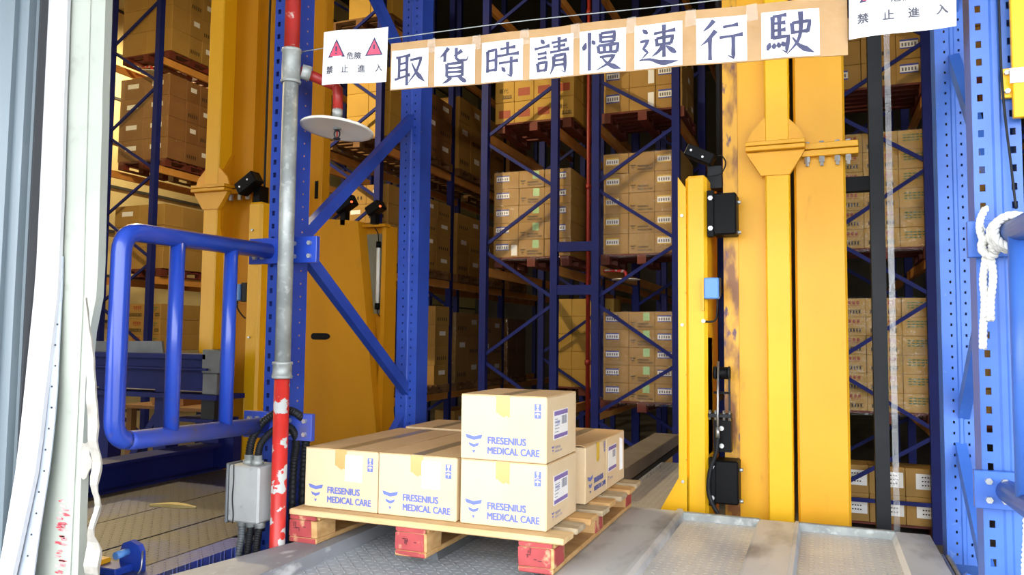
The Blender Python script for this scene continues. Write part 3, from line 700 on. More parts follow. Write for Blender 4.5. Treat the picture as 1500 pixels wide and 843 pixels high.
# the two cartons behind the tall stack show their long printed side
def side_carton(label, y0, y1, full, x1=-1.022):
    t = big_carton(label, x1-.375, x1, y0, y1, Z1, .412, front=False, side=False, toptape='tape_grey', flap_up=full)
    e = .0014
    if full:
        m = MB(); logo(m, (x1+e, y0+.035, Z1+.035), .085, (0,1,0), (0,0,1)); m.build('emblem', 'print_blue', t)
        m = MB(); put_text(m, 'FRESENIUS', (x1+e, y0+.14, Z1+.075), .165, (0,1,0), bold=.026); put_text(m, 'MEDICAL CARE', (x1+e, y0+.14, Z1+.038), .215, (0,1,0), bold=.026); m.build('lettering', 'print_blue', t)
        MB().poly([(x1+e,y0+.185,.411),(x1+e,y0+.235,.411),(x1+e,y0+.235,.33),(x1+e,y0+.21,.315),(x1+e,y0+.185,.325)]).build('side_tape', 'label_yellow', t)
        m = MB(); handling(m, (x1+e, y1-.05, .35), .024, (0,1,0), (0,0,1)); m.build('handling_symbol', ['print_blue', 'card'], t)
    else:
        o = MB().box(x1+.0003, x1+.0016, y0+.03, y0+.20, Z1+.085, Z1+.215).build('side_label', 'paper', t)
        m = MB(); m.box(x1+.0016, x1+.0022, y0+.034, y0+.196, Z1+.193, Z1+.211); m.box(x1+.0016, x1+.0022, y0+.034, y0+.196, Z1+.089, Z1+.106); m.build('label_band', 'label_purple', o)
        m = MB()
        for i in range(10): m.box(x1+.0016, x1+.0022, y0+.12+i*.006, y0+.122+i*.006, Z1+.15, Z1+.187)
        m.build('label_print', 'ink_grey', o)
        MB().add([(x1+.002,y0+.27,Z1+.06),(x1+.012,y0+.30,Z1+.065),(x1+.010,y0+.30,Z1+.225),(x1+.002,y0+.27,Z1+.235),(x1+.001,y0+.27,Z1+.06),(x1+.011,y0+.301,Z1+.065),(x1+.009,y0+.301,Z1+.225),(x1+.001,y0+.27,Z1+.235)], [(0,1,2,3),(7,6,5,4),(0,4,5,1),(1,5,6,2),(2,6,7,3),(3,7,4,0)]).build('loose_note', 'paper_white', t)
        m = MB(); logo(m, (x1+e, y0+.02, Z1+.035), .03, (0,1,0), (0,0,1)); put_text(m, 'FRESENIUS', (x1+e, y0+.06, Z1+.045), .07, (0,1,0)); m.build('side_print', 'print_blue', t)
side_carton('carton with lifted corner flap behind the tall stack, yellow tape on its side', 3.50, 3.872, True)
side_carton('carton at the back right corner of the pallet, loose white note on its side', 3.876, 4.255, False)

# ------------------------------------------------------------------ yellow stacker crane behind the platform
TOP = 9.0
def octo_flange(t, xc, y, zc, hw=.155):
    MB().prism([(xc-.062,zc+.165),(xc+.062,zc+.165),(xc+hw-.02,zc+.085),(xc+hw,zc+.022),(xc-hw,zc+.022),(xc-hw+.02,zc+.085)], 1, y+.004, y+.022).build('upper_gusset', 'yellow', t)
    MB().prism([(xc-hw,zc-.03),(xc+hw,zc-.03),(xc+hw-.015,zc-.06),(xc+.075,zc-.165),(xc-.075,zc-.165),(xc-hw+.015,zc-.06)], 1, y-.012, y+.03).build('lower_gusset', 'yellow', t)
    for dz in (-.028, .0): MB().bbox(xc-hw-.002, xc+hw+.002, y-.05, y+.06, zc+dz, zc+dz+.024, .003).build('joint_flange', 'yellow', t)
t = thing('stacker_crane', 'tall yellow stacker crane mast standing in the middle aisle', 'crane', (-.3, 4.9, GROUND))
B(-.50, -.277, 4.56, 5.15, GROUND, TOP).build('mast_column', 'yellow', t)
B(-.512, -.43, 4.552, 4.62, GROUND, TOP).build('guide_rail', 'worn_rail', t)
MB().bbox(-.277, -.146, 4.50, 4.70, GROUND, TOP, .008).build('mast_rib', 'yellow_bright', t)
MB().bbox(-.126, .14, 4.56, 5.15, GROUND, TOP, .012).build('mast_column', 'yellow', t)
octo_flange(t, -.221, 4.50, 2.005)
for z in (1.955, 1.995):
    MB().bbox(-.085, .205, 4.515, 4.62, z-.018, z+.016, .003).build('bolted_flange', 'yellow', t)
for x in (-.055, .02, .10, .155):
    MB().tube([(x,4.54,1.885),(x,4.54,1.905),(x,4.54,1.9051),(x,4.54,1.938)], [.010,.010,.016,.016], 6, sm=False).build('flange_bolt', 'bolt', t)
    MB().tube([(x,4.54,2.011),(x,4.54,2.022)], .014, 6, sm=False).build('bolt_head', 'bolt', t)
# bumper panel left of the mast
o = MB().bbox(-.705, -.585, 4.40, 4.88, -.30, 1.85, .018).build('guide_panel', 'yellow_bright', t)
MB().prism([(-.745,-.06),(-.70,-.06),(-.70,1.78),(-.715,1.80),(-.745,1.845)], 1, 4.398, 4.43).build('panel_plate', 'yellow_bright', o)
MB().prism([(-.87,-.075),(-.70,-.075),(-.70,.15),(-.745,.15)], 1, 4.40, 4.44).build('foot_gusset', 'yellow_bright', o)
for z in (1.62, .13, 1.0): bolt(MB(), (-.722, 4.397, z), .009).build('panel_bolt', 'bolt', o)
for z in (.25, .72, 1.18, 1.55): MB().tube([(-.703,4.398,z),(-.703,4.396,z)], .004, 6).build('panel_rivet', 'worn_rail', o)
for z0 in (1.505, .022):
    o = MB().bbox(-.555, -.425, 4.40, 4.55, z0, z0+.235, .008).build('roller_cover', 'black', t)
    MB().bbox(-.582, -.545, 4.385, 4.43, z0-.012, z0+.25, .003).build('cover_flange', 'black', o)
    for dz in (.035, .205):
        bolt(MB(), (-.562, 4.384, z0+dz), .014).build('cover_bolt', 'bolt', o); MB().tube([(-.428,4.45,z0+dz-.02),(-.405,4.45,z0+dz-.02)], .011, 8).build('hinge_pin', 'bolt', o)
o = MB().bbox(-.598, -.518, 4.36, 4.43, 1.145, 1.262, .006).build('sensor', 'sensor_blue', t)
MB().prism([(-.530,1.14),(-.512,1.165),(-.512,1.262),(-.52,1.262)], 1, 4.375, 4.43).build('sensor_side', 'graphite', o)
B(-.612, -.599, 4.37, 4.42, 1.08, 1.26).build('sensor_bracket', 'yellow', o)
MB().tube(spline([(-.53,4.40,1.145),(-.532,4.40,1.08),(-.54,4.40,1.03),(-.57,4.40,1.018),(-.605,4.40,1.022)]), .005, 8).build('sensor_cable', 'conduit', o)
MB().tube([(-.605,4.398,1.022),(-.605,4.385,1.022)], .011, 12).build('cable_clip', 'paper', o)
cb = MB().bbox(-.085, .085, -.05, .05, -.035, .035, .006); rm = Matrix.Rotation(R(27), 4, 'Y'); cb.v = [rm @ v + Vector((-.64, 4.55, 1.995)) for v in cb.v]
o = cb.build('reader_head', 'black', t)
for q in ((-.685, 4.499, 2.02), (-.62, 4.499, 1.975)): bolt(MB(), q, .007, h=.006).build('reader_screw', 'bolt', o)
MB().tube(spline([(-.56,4.55,1.97),(-.52,4.52,1.98),(-.49,4.5,1.93),(-.52,4.5,1.87),(-.60,4.52,1.86),(-.67,4.55,1.85)]), .004, 8).build('reader_cable', 'conduit', o)
MB().tube([(-.55,4.70,1.80),(-.55,4.70,TOP)], .016, 10).build('cable_duct', 'graphite', t)
B(-.60, -.52, 4.56, 4.66, 1.80, 1.93).build('reader_bracket', 'graphite', t)
o = MB().tube([(-.555,4.42,.735),(-.465,4.42,.735)], .034, 18).build('latch_roller', 'black', t)
for x in (-.548, -.475): MB().tube([(x,4.42,.735),(x+.008,4.42,.735)], .038, 18).build('roller_rim', 'graphite', o)
o = MB().box(-.56, -.465, 4.43, 4.50, .30, .48).build('latch_block', 'black', t)
MB().bbox(-.585, -.46, 4.40, 4.46, .49, .512, .003).build('latch_plate', 'graphite', o)
for x in (-.575, -.545, -.50, -.47): MB().tube([(x,4.41,.475),(x,4.41,.53)], .008, 8).build('latch_bolt', 'steel', o)
for z in (.335, .43): MB().tube([(-.515,4.43,z),(-.515,4.415,z)], .013, 12).build('latch_nut', 'bolt', o)
MB().tube([(-.525,4.38,.80),(-.53,4.38,.52),(-.53,4.38,.42)], .006, 8).build('pull_rod', 'steel', t)
MB().tube([(-.53,4.38,.44),(-.53,4.38,.38)], .011, 8).build('cable_ferrule', 'steel', t)
B(-.555, -.47, 4.41, 4.43, .62, .632).build('roller_arm', 'black', t)
B(-.478, -.468, 4.43, 4.45, .53, .74).build('roller_arm', 'graphite', t)
MB().tube(spline([(-.53,4.38,.38),(-.54,4.375,.30),(-.572,4.37,.20),(-.58,4.365,.10),(-.56,4.36,.03),(-.51,4.355,-.06),(-.48,4.36,-.2)]), .012, 10).build('black_hose', 'conduit', t)
B(-.60, -.585, 4.42, 4.60, .28, .93).build('latch_guard', 'yellow', t)
# black cable ladder on the right
o = B(.262, .332, 4.58, 4.68, GROUND, TOP).build('cable_post', 'graphite', t)
B(.14, .262, 4.60, 4.67, 1.745, 1.825).build('post_arm', 'black', o)
B(.345, .375, 4.60, 4.606, GROUND, TOP).build('clear_sheath', 'clear_strip', o)
B(-.75, .40, 4.45, 7.4, GROUND+.02, GROUND+.45).build('base_beam', 'yellow', t)

# ------------------------------------------------------------------ second crane, far left aisle
t = thing('stacker_crane', 'yellow stacker crane behind the blue guard rail, with slanted cabinet', 'crane', (-4.1, 5.1, GROUND))
MB().bbox(-4.475, -4.335, 4.66, 4.95, .62, TOP, .008).build('mast_rib', 'yellow_bright', t)
octo_flange(t, -4.395, 4.66, 2.055, .165)
B(-4.335, -4.12, 4.80, 5.1, GROUND, TOP).build('mast_column', 'yellow_shaded', t)
MB().prism([(-4.12,GROUND),(-3.86,GROUND),(-3.80,2.9),(-3.80,TOP),(-4.12,TOP)], 1, 4.86, 5.1).build('mast_column', 'yellow_shaded', t)
MB().prism([(4.70,1.75),(4.86,1.35),(4.86,2.45),(4.70,2.2)], 0, -4.335, -4.31).build('side_gusset', 'yellow_shaded', t)
for z in (2.03, 2.075): MB().bbox(-4.34, -4.06, 4.70, 4.9, z-.018, z+.016, .003).build('bolted_flange', 'yellow_shaded', t)
for x in (-4.27, -4.18, -4.1): MB().tube([(x,4.73,1.965),(x,4.73,2.01)], .02, 6, sm=False).build('flange_bolt', 'bolt', t)
MB().tube([(-4.03,4.83,GROUND),(-4.03,4.83,TOP)], .009, 8).build('lift_rope', 'graphite', t)
o = MB().bbox(-3.985, -3.855, 4.60, 4.82, -.4, 1.915, .018).build('guide_panel', 'yellow_bright', t)
for z in (1.70, .9): bolt(MB(), (-3.93, 4.597, z), .009).build('panel_bolt', 'bolt', o)
cb = MB().bbox(-.095, .095, -.05, .05, -.05, .05, .008); rm = Matrix.Rotation(R(-32), 4, 'Y'); cb.v = [rm @ v + Vector((-4.0, 4.62, 2.06)) for v in cb.v]
o = cb.build('reader_head', 'black', t)
for q in ((-4.04, 4.567, 2.03), (-3.97, 4.567, 2.08)): bolt(MB(), q, .008, h=.006).build('reader_screw', 'bolt', o)
B(-3.99, -3.93, 4.66, 4.76, 1.90, 2.05).build('reader_arm', 'black', t)
o = MB().bbox(-4.12, -4.045, 4.60, 4.68, 1.175, 1.30, .006).build('sensor', 'sensor_blue', t)
MB().bbox(-4.045, -3.995, 4.62, 4.70, 1.165, 1.31, .004).build('sensor_side', 'graphite', o)
MB().tube(spline([(-4.08,4.63,1.175),(-4.07,4.62,1.12),(-4.03,4.62,1.07),(-4.0,4.63,1.04)]), .006, 8).build('sensor_cable', 'conduit', o)
# slanted cabinet
o = MB().prism([(-3.85,-.5),(-2.79,-.5),(-2.885,.22),(-3.08,1.745),(-3.62,1.80),(-3.85,1.80)], 1, 4.70, 4.96).build('cabinet', 'yellow_shaded', t)
MB().prism([(-3.335+.045*math.cos(a),.913+.024*math.sin(a)) if True else 0 for a in [i*math.pi/8 for i in range(-4,5)]]+[(-3.43+.024*math.cos(a),.913+.024*math.sin(a)) for a in [i*math.pi/8 for i in range(4,13)]], 1, 4.694, 4.699).build('handle_slot', 'black', o)
B(-3.1, -2.905, 4.82, 4.96, -.5, 1.72).build('cabinet_side', 'yellow_shaded', o)
MB().prism([(-3.08,1.66),(-2.935,1.66),(-2.935,1.08),(-3.0,1.08)], 1, 4.806, 4.819).build('cabinet_window', 'window_pale', o)
B(-3.09, -2.885, 4.75, 4.83, 1.705, 1.725).build('cabinet_hood', 'yellow_shaded', o)
MB().prism([(-2.93,.2),(-2.885,.2),(-2.885,1.7),(-2.915,1.7)], 1, 4.77, 4.82).build('cabinet_edge', 'yellow_shaded', o)
tb = MB().tube([(-2.952,4.78,1.14),(-2.952,4.78,1.56)], .014, 12).build('lamp_tube', 'tube_white', t)
for z in (1.11, 1.555): MB().tube([(-2.952,4.78,z),(-2.952,4.78,z+.045)], .018, 12).build('lamp_cap', 'black', tb)
MB().tube(spline([(-2.952,4.78,1.60),(-2.96,4.78,1.66),(-2.985,4.78,1.70)]), .004, 8).build('lamp_cable', 'conduit', tb)
MB().tube(spline([(-2.952,4.78,1.11),(-2.94,4.78,1.07),(-2.90,4.78,1.05)]), .004, 8).build('lamp_cable', 'conduit', tb)
for x, z, s in ((-3.20, 1.875, 1), (-2.945, 1.83, .8)):
    cb = MB().bbox(-.075*s, .075*s, -.05, .05, -.045*s, .045*s, .008); rm = Matrix.Rotation(R(-30), 4, 'Y'); cb.v = [rm @ v + Vector((x, 4.72, z)) for v in cb.v]
    o = cb.build('reader_head', 'black', t)
    MB().tube([(x+.085*s,4.67,z+.005),(x+.088*s,4.663,z+.005)], .008, 8).build('red_led', 'led_red', o)
    B(x-.03, x+.01, 4.70, 4.76, 1.72, z).build('reader_arm', 'black', t)
MB().bbox(-3.75, -3.58, 4.95, 5.06, 1.6, TOP, .01).build('rear_column', 'yellow_shaded', t)
MB().prism([(-3.64,1.98),(-3.61,1.98),(-3.61,2.12),(-3.64,2.12)], 1, 4.945, 4.949).build('column_slot', 'black', t)
B(-4.6, -2.8, 4.75, 7.4, GROUND+.02, GROUND+.45).build('base_beam', 'yellow_shaded', t)

# ------------------------------------------------------------------ neighbouring station on the left
t = thing('side_platform', 'worn checker plate platform behind the blue guard rail, wood chip on it', 'platform', (-3.3, 3.4, GROUND))
B(-4.01, -2.52, 2.3, 4.45, GROUND, -.08).build('platform_base', 'steel_plate', t)
for a, b in ((-4.01, -3.44), (-3.43, -2.99), (-2.98, -2.64)):
    B(a, b, 2.3, 4.45, -.08, -.05+random.uniform(-.003,.003)).build('checker_plate', 'tread_worn', t)
MB().prism([(-2.635,-.1),(-2.635,-.052),(-2.46,-.035),(-2.46,-.1)], 1, 2.3, 3.0).build('blue_strip', 'tread_blue', t)
o = MB()
P_ = []
for i in range(13):
    u = i/12; x = -3.52+.275*u; y = 3.345+.07*u+.008*math.sin(u*5); w = .006+.026*math.sin(math.pi*min(1, u*1.05))**.8*(.55+.5*u); P_.append((x, y, w))
vs = []
for x, y, w in P_: vs += [(x, y-w, -.05), (x, y+w, -.05), (x, y+w*.6, -.05+.008+w*.55), (x, y-w*.7, -.05+.006+w*.5)]
o.add(vs, [(i*4+k, i*4+(k+1)%4, i*4+4+(k+1)%4, i*4+4+k) for i in range(12) for k in range(4)]+[(3,2,1,0),(48,49,50,51)])
tag(o.build('wood_chip', 'wood_chip', None, (-3.4, 3.38, -.045)), 'splintered pale wood chip lying on the worn checker plate', 'wood chip')
t = thing('pivot_lug', 'small blue lug with a pale blue bolt at the bottom left', 'lug', (-2.64, 2.42, -.05))
MB().prism([(-2.70,-.05),(-2.58,-.05),(-2.585,.03),(-2.60,.055),(-2.645,.07),(-2.685,.055),(-2.70,.02)], 1, 2.42, 2.445).build('lug_plate', 'rail_blue', t)
MB().tube([(-2.655,2.42,.025),(-2.655,2.36,.022)], .016, 14).build('lug_bolt', 'sensor_blue', t)
MB().bbox(-2.80, -2.62, 2.33, 2.42, -.05, -.02, .004).build('lug_foot', 'rail_blue', t)
MB().bbox(-2.79, -2.72, 2.30, 2.40, -.02, .0, .004).build('lug_corner', 'yellow', t)
MB().tube(spline([(-2.585,2.43,.03),(-2.565,2.41,.01),(-2.56,2.40,-.03),(-2.57,2.39,-.05)]), .004, 8).build('split_ring', 'steel', t)
t = thing('transfer_frame', 'dark blue steel transfer frame seen through the guard rail', 'frame', (-4.8, 4.6, GROUND))
B(-6.0, -4.12, 4.36, 4.50, .51, .74).build('cross_beam', 'rack_blue', t)
B(-6.0, -4.08, 4.32, 4.56, .74, .775).build('beam_flange', 'rack_blue', t)
B(-6.0, -4.05, 4.30, 4.40, .66, .675).build('beam_ledge', 'rack_blue', t)
B(-6.0, -3.94, 4.29, 4.58, .455, .49).build('lower_flange', 'rack_blue', t)
B(-4.36, -3.99, 4.32, 4.58, .29, .315).build('shelf_plate', 'rack_blue', t)
B(-4.12, -4.0, 4.34, 4.44, .315, .455).build('black_block', 'graphite', t)
MB().bbox(-4.11, -3.95, 4.32, 4.46, .64, .81, .006).build('steel_block', 'steel_dark', t)
MB().bbox(-4.10, -3.97, 4.32, 4.46, .49, .64, .006).build('steel_foot', 'steel_dark', t)
MB().prism([(-5.4,.775),(-4.58,.775),(-4.60,.865),(-5.4,.855)], 1, 4.42, 4.44).build('guide_plate', 'steel_dark', t)
for x in (-5.15, -4.58): B(x, x+.12, 4.36, 4.48, GROUND, .51).build('leg', 'rack_blue', t)
B(-4.10, -3.96, 4.50, 4.58, -.05, .29).build('leg', 'rack_blue', t)
MB().prism([(-4.22,-.06),(-4.02,-.06),(-4.02,-.04),(-4.10,-.04),(-4.10,.11),(-4.02,.11),(-4.02,.13),(-4.22,.13)], 1, 2.4, 4.46).build('side_beam', 'rack_blue', t)
B(-4.22, -4.06, 4.46, 4.55, -.06, .26).build('end_plate', 'rack_blue', t)
for x in (-4.45, -4.2): MB().tube([(x+.15,4.31,.24),(x+.15,4.31,.29)], .014, 6, sm=False).build('nut', 'bolt', t)
MB().bar((-5.05,4.42,-.3), (-4.5,4.42,.45), .05, .05).build('strut', 'rack_blue', t)
MB().bar((-4.05,3.3,-.05), (-4.18,3.35,-.25), .04, .04).build('strut', 'rack_blue', t)

# ------------------------------------------------------------------ pallet racks
YF = [10.0, 12.45, 14.9, 17.35, 19.8]
LEV = [-.05, 1.91, 3.86, 5.80, 7.75]
def rack_upright_mesh():
    m = MB(); w, d, th = .05, .05, .01
    m.box(-w, w, -d, -d+th, GROUND, 8.6)
    m.box(-w, -w+th, -d+th, d, GROUND, 8.6); m.box(w-th, w, -d+th, d, GROUND, 8.6)
    m.box(-w+th, -w+.03, d-th, d, GROUND, 8.6); m.box(w-.03, w-th, d-th, d, GROUND, 8.6)
    for k in range(150):
        z = GROUND+.2+k*.062
        for s in (-1, 1):
            m.poly([(s*(w+.0006), -.012, z), (s*(w+.0006), -.003, z), (s*(w+.0006), -.003, z+.012), (s*(w+.0006), -.012, z+.012)])
    return m.mesh('upright', 'rack_blue')
UPM = rack_upright_mesh()
def link(name, me, parent, loc):
    o = bpy.data.objects.new(name, me); COL.objects.link(o); o.parent = parent; o.location = Vector(loc)-ORG[parent.name]; ORG[o.name] = ORG[parent.name]
    return o
def rack(label, xa, xb, first_left, nf=5, spacer=None):
    """row running away from the camera: frames across, orange beams lengthways"""
    t = thing('pallet_rack', label, 'rack', ((xa+xb)/2, 10, GROUND))
    zl = [-.86, .62, 2.18, 3.74, 5.30, 6.86]; zr = [-.12, 1.42, 2.97, 4.48, 6.05, 7.6]
    A, Bn = (zl, zr) if first_left else (zr, zl)
    for i in range(nf):
        y = YF[i]
        for x in (xa, xb): link('upright', UPM, t, (x, y, 0))
        if i < 2:
            br = MB(); seq = sorted([(z, xa+.04) for z in A]+[(z, xb-.04) for z in Bn])
            for (z0, x0), (z1, x1) in zip(seq, seq[1:]):
                MB().bar((x0, y, z0+.06), (x1, y, z1-.06), .03, .045, (0, 0, 1)).build('brace', 'rack_blue', t)
        if i < 2: MB().bar((xa+.04, y, -.93), (xb-.04, y, -.93), .03, .045).build('brace', 'rack_blue', t)
        if i < nf-1:
            for z in LEV[:4]:
                for x, s in ((xa, -1), (xb, 1)):
                    MB().prism([(x-.028,z-.125),(x+.028,z-.125),(x+.028,z-.03),(x+s*.0+.028,z),(x-.028,z)], 1, y+.05, YF[i+1]-.05).build('beam', 'orange_beam', t)
    return t
rack('left half of the blue centre rack with orange beams', -4.43, -3.375, True)
rc = rack('right half of the blue centre rack with orange beams', -2.79, -1.715, False)
for z in (2.16, 1.57): MB().box(-3.325, -2.84, 9.96, 10.04, z-.065, z+.065).build('row_spacer', 'rack_blue', rc)
rack('blue rack with zigzag braces right of the yellow crane', .12, 1.19, True)
rack('blue rack far right, glimpsed behind the light blue post', 1.82, 2.85, False, 3)
rack('blue rack row receding left of the centre rack', -7.25, -6.2, True)
rack('blue rack mostly hidden behind the second yellow crane', -8.95, -7.9, False, 3)
rack('blue rack at the far left beside the white door padding', -11.85, -10.72, False, 4)

# ------------------------------------------------------------------ stored pallets, cartons, film
def pallet_mesh(w, d):
    top = MB(); n = 6
    for i in range(n):
        y = -d/2+i*(d-.11)/(n-1); top.box(-w/2, w/2, y, y+.11, .115, .14)
    for x in (-w/2, -.06, w/2-.12): top.box(x, x+.12, -d/2, d/2, .095, .115)
    legs = []
    for x in (-w/2, -.06, w/2-.12):
        m = MB()
        for y in (-d/2, -.07, d/2-.14): m.box(x, x+.12, y, y+.14, .02, .095)
        m.box(x, x+.12, -d/2, d/2, 0, .02); legs.append(m)
    return top, legs
PT, PL = pallet_mesh(1.12, 1.05); PTM = {k: PT.mesh('deck', k) for k in ('pallet_red', 'wood_dark')}; PLM = {k: [m.mesh('skid', k) for m in PL] for k in ('pallet_red', 'wood_dark')}
def store_pallet(label, c, mt='pallet_red'):
    t = thing('storage_pallet', label, 'pallet', c, 'pallets stored in the racks')
    link('deck', PTM[mt], t, c)
    for m in PLM[mt]: link('skid', m, t, c)
_cm = {}
def carton_mesh(w, d, h, mt):
    k = (round(w,3), round(d,3), round(h,3), mt)
    if k not in _cm:
        m = MB().bbox(-w/2, w/2, -d/2, d/2, 0, h-.002, .005); m.box(-w/2+.004, -.002, -d/2+.004, d/2-.004, h-.002, h); m.box(.002, w/2-.004, -d/2+.004, d/2-.004, h-.002, h)
        _cm[k] = m.mesh('storage_carton', mt)
    return _cm[k]
def decal(kind, w, d, h):
    """flat print or sticker on the front (-Y) face, local to the carton"""
    k = ('d', kind, round(w,3), round(d,3), round(h,3))
    if k in _cm: return _cm[k]
    y = -d/2-.0022; m = MB()
    def Q(u0, u1, v0, v1, e=0): m.poly([(-w/2+u0*w, y-e, v0*h), (-w/2+u1*w, y-e, v0*h), (-w/2+u1*w, y-e, v1*h), (-w/2+u0*w, y-e, v1*h)])
    mats = ['paper']
    if kind in ('label', 'labelR', 'label_y'):
        o = .1 if kind != 'labelR' else .3
        mats = ['paper', 'label_yellow' if kind == 'label_y' else 'label_blue', 'ink_grey']
        Q(o, o+.52, .42, .80); m.cur = 1; Q(o, o+.52, .73, .80, .001); Q(o, o+.52, .42, .47, .001); m.cur = 2
        for i in range(5): Q(o+.05+i*.09, o+.10+i*.09, .52, .66, .001)
        name = 'label'
    elif kind == 'logo':
        mats = ['print_dark']; logo(m, (-w/2+.05*w, y, .12*h), .22*w, (1,0,0), (0,0,1)); put_text(m, 'FRESENIUS', (-w/2+.34*w, y, .27*h), .42*w, bold=.026); put_text(m, 'MEDICAL CARE', (-w/2+.34*w, y, .12*h), .58*w, bold=.026); name = 'print'
    elif kind == 'green': mats = ['sticker_green']; Q(.55, .80, .50, .95); name = 'sticker'
    elif kind == 'note': mats = ['paper']; Q(.72, .95, .1, .72); name = 'note'
    elif kind == 'bar':
        mats = ['print_dark']
        for i in range(9): Q(.12+i*.085, .17+i*.085, .2, .36)
        Q(.09, .9, .17, .19); Q(.09, .9, .37, .39); name = 'print'
    elif kind == 'red':
        mats = ['print_red']
        for i in range(4): Q(.38+i*.12, .46+i*.12, .68, .86)
        Q(.4, .82, .6, .63); name = 'print'
    elif kind == 'greentext':
        mats = ['print_green', 'print_dark']
        for j in range(3):
            for i in range(6-j): Q(.14+i*.12, .23+i*.12, .72-j*.14, .79-j*.14)
        m.cur = 1; Q(.68, .93, .2, .24); Q(.68, .93, .36, .4); Q(.68, .71, .24, .36); Q(.9, .93, .24, .36); Q(.76, .79, .24, .36); Q(.83, .86, .24, .36); name = 'print'
    elif kind == 'redblock':
        mats = ['print_red']; Q(.2, .8, .25, .62); name = 'print'
    elif kind == 'glyph':
        mats = ['print_dark']; put_text(m, '華代', (-w/2+.2*w, y, .45*h), .5*w); Q(.4, .9, .16, .19)
        for i in range(8): Q(.42+i*.06, .45+i*.06, .19, .34)
        name = 'print'
    elif kind == 'sheet':
        mats = ['paper', 'print_dark']; Q(.28, .95, .28, .82); m.cur = 1
        for j in range(3):
            for i in range(5): Q(.44+i*.075, .485+i*.075, .68-j*.14, .725-j*.14, .001)
        name = 'notice'
    elif kind == 'strip':
        mats = ['paper']; Q(.3, .75, .5, .72); name = 'label'
    elif kind == 'marks':
        mats = ['print_dark']
        for i in range(5): Q(.15+i*.15, .22+i*.15, .25, .42)
        name = 'print'
    me = m.mesh(name, mats); _cm[k] = me
    return me
ORD = ['bottom', 'second', 'third', 'fourth', 'fifth', 'sixth', 'seventh']
OR2 = ['first', 'second', 'third', 'fourth', 'fifth', 'sixth', 'seventh', 'eighth']
NC = [0]
def carton(label, c, dims, mt, kinds, rz, group):
    w, d, h = dims
    o = bpy.data.objects.new('storage_carton', carton_mesh(w, d, h, mt)); COL.objects.link(o); o.location = c; o.rotation_euler.z = rz+R(random.uniform(-.5,.5))
    tag(o, label, 'carton', group); NC[0] += 1
    for k in kinds:
        me = decal(k, w, d, h); p = bpy.data.objects.new(me.name.split('.')[0], me); COL.objects.link(p); p.parent = o
    return o
def load(where, x0, x1, y0, z0, nx, nz, h, mt, style, dep=.40, side=None, ny=0, pal='pallet_red', wrap=None, fskip=None, sskip=None, front=True, depth=1.05):
    """a pallet load standing at z0: cartons facing -Y, and cartons of the +X side where that is seen"""
    w = (x1-x0)/nx; grp = 'cartons on '+where
    store_pallet('pallet under the cartons on '+where, ((x0+x1)/2, y0+depth/2, z0-.1405), pal)
    if front:
        for r in range(nz):
            for c in range(nx):
                if fskip and fskip(c, r): continue
                carton(f'carton in {ORD[r]} row, {OR2[c]} from left, on {where}', (x0+w*(c+.5), y0+dep/2+random.uniform(0,.012), z0+r*h), (w-.004, dep, h-.002), mt, style(c, r), 0, grp)
    if side:
        ys = y0+dep+.01 if front else y0; ws = (y0+depth-ys)/ny
        for r in range(nz):
            for c in range(ny):
                if sskip and sskip(c, r): continue
                carton(f'{ORD[r]} row carton, {OR2[c]} from near end, {where}', (x1-.2+random.uniform(-.012,0), ys+ws*(c+.5), z0+r*h), (ws-.004, .40, h-.002), mt, side(c, r), R(90), grp)
    if wrap:
        zt = z0+nz*h+.006; a, b = x0-.006, x1+.008; yf = y0-.008; m = MB(); n = 10
        pts = [(a, y0+depth), (a, yf)]+[(a+(b-a)*i/n, yf+random.uniform(-.006,.0)) for i in range(1, n)]+[(b, yf), (b+.004, y0+depth)]
        k = len(pts)
        m.add([(p[0], p[1], z0-.05) for p in pts]+[(p[0], p[1], zt) for p in pts], [(i, i+1, k+i+1, k+i) for i in range(k-1)])
        tag(m.build('stretch_film', wrap, None, ((x0+x1)/2, y0+depth/2, z0-.05)), 'clear stretch film wrapped around cartons on '+where, 'film', 'stretch film in the racks')
none = lambda c, r: []
sA = lambda c, r: (['label']+(['note'] if r == 0 else [])) if c == 0 else (['logo', 'green'] if c == 1 else ['labelR'])
sB = lambda c, r: ['label_y'] if c in (0, 2) else ['logo']
sC = lambda c, r: ['label'] if c in (0, 2) else ['logo', 'green']
sD = lambda c, r: ['glyph'] if (c, r) in ((0, 1), (3, 0)) else ['redblock']
sE = lambda c, r: ['label', ] if c != 1 else ['note']
sF = lambda c, r: ['label'] if c != 1 else ['marks']
sG = lambda c, r: ['bar', 'red'] if c in (0, 1) else ['greentext']
sI = lambda c, r: ['sheet']
sS = lambda c, r: ['strip'] if (c+r) % 2 else ['marks']
# centre rack
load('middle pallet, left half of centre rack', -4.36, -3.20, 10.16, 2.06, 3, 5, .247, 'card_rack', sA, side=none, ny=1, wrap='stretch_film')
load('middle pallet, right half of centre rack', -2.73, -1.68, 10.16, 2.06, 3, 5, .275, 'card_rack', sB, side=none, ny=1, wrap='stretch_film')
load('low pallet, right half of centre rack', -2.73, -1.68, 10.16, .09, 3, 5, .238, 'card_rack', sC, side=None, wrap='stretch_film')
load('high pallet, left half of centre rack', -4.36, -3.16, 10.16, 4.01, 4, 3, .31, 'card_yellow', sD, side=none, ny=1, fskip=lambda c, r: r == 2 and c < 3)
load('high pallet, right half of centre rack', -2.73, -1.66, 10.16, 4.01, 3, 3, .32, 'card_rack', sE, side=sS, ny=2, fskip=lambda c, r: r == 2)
load('deep low pallet of centre rack', -4.30, -3.2, 12.6, .09, 3, 5, .30, 'card_yellow', lambda c, r: ['marks'] if c == 2 else [], dep=.5)
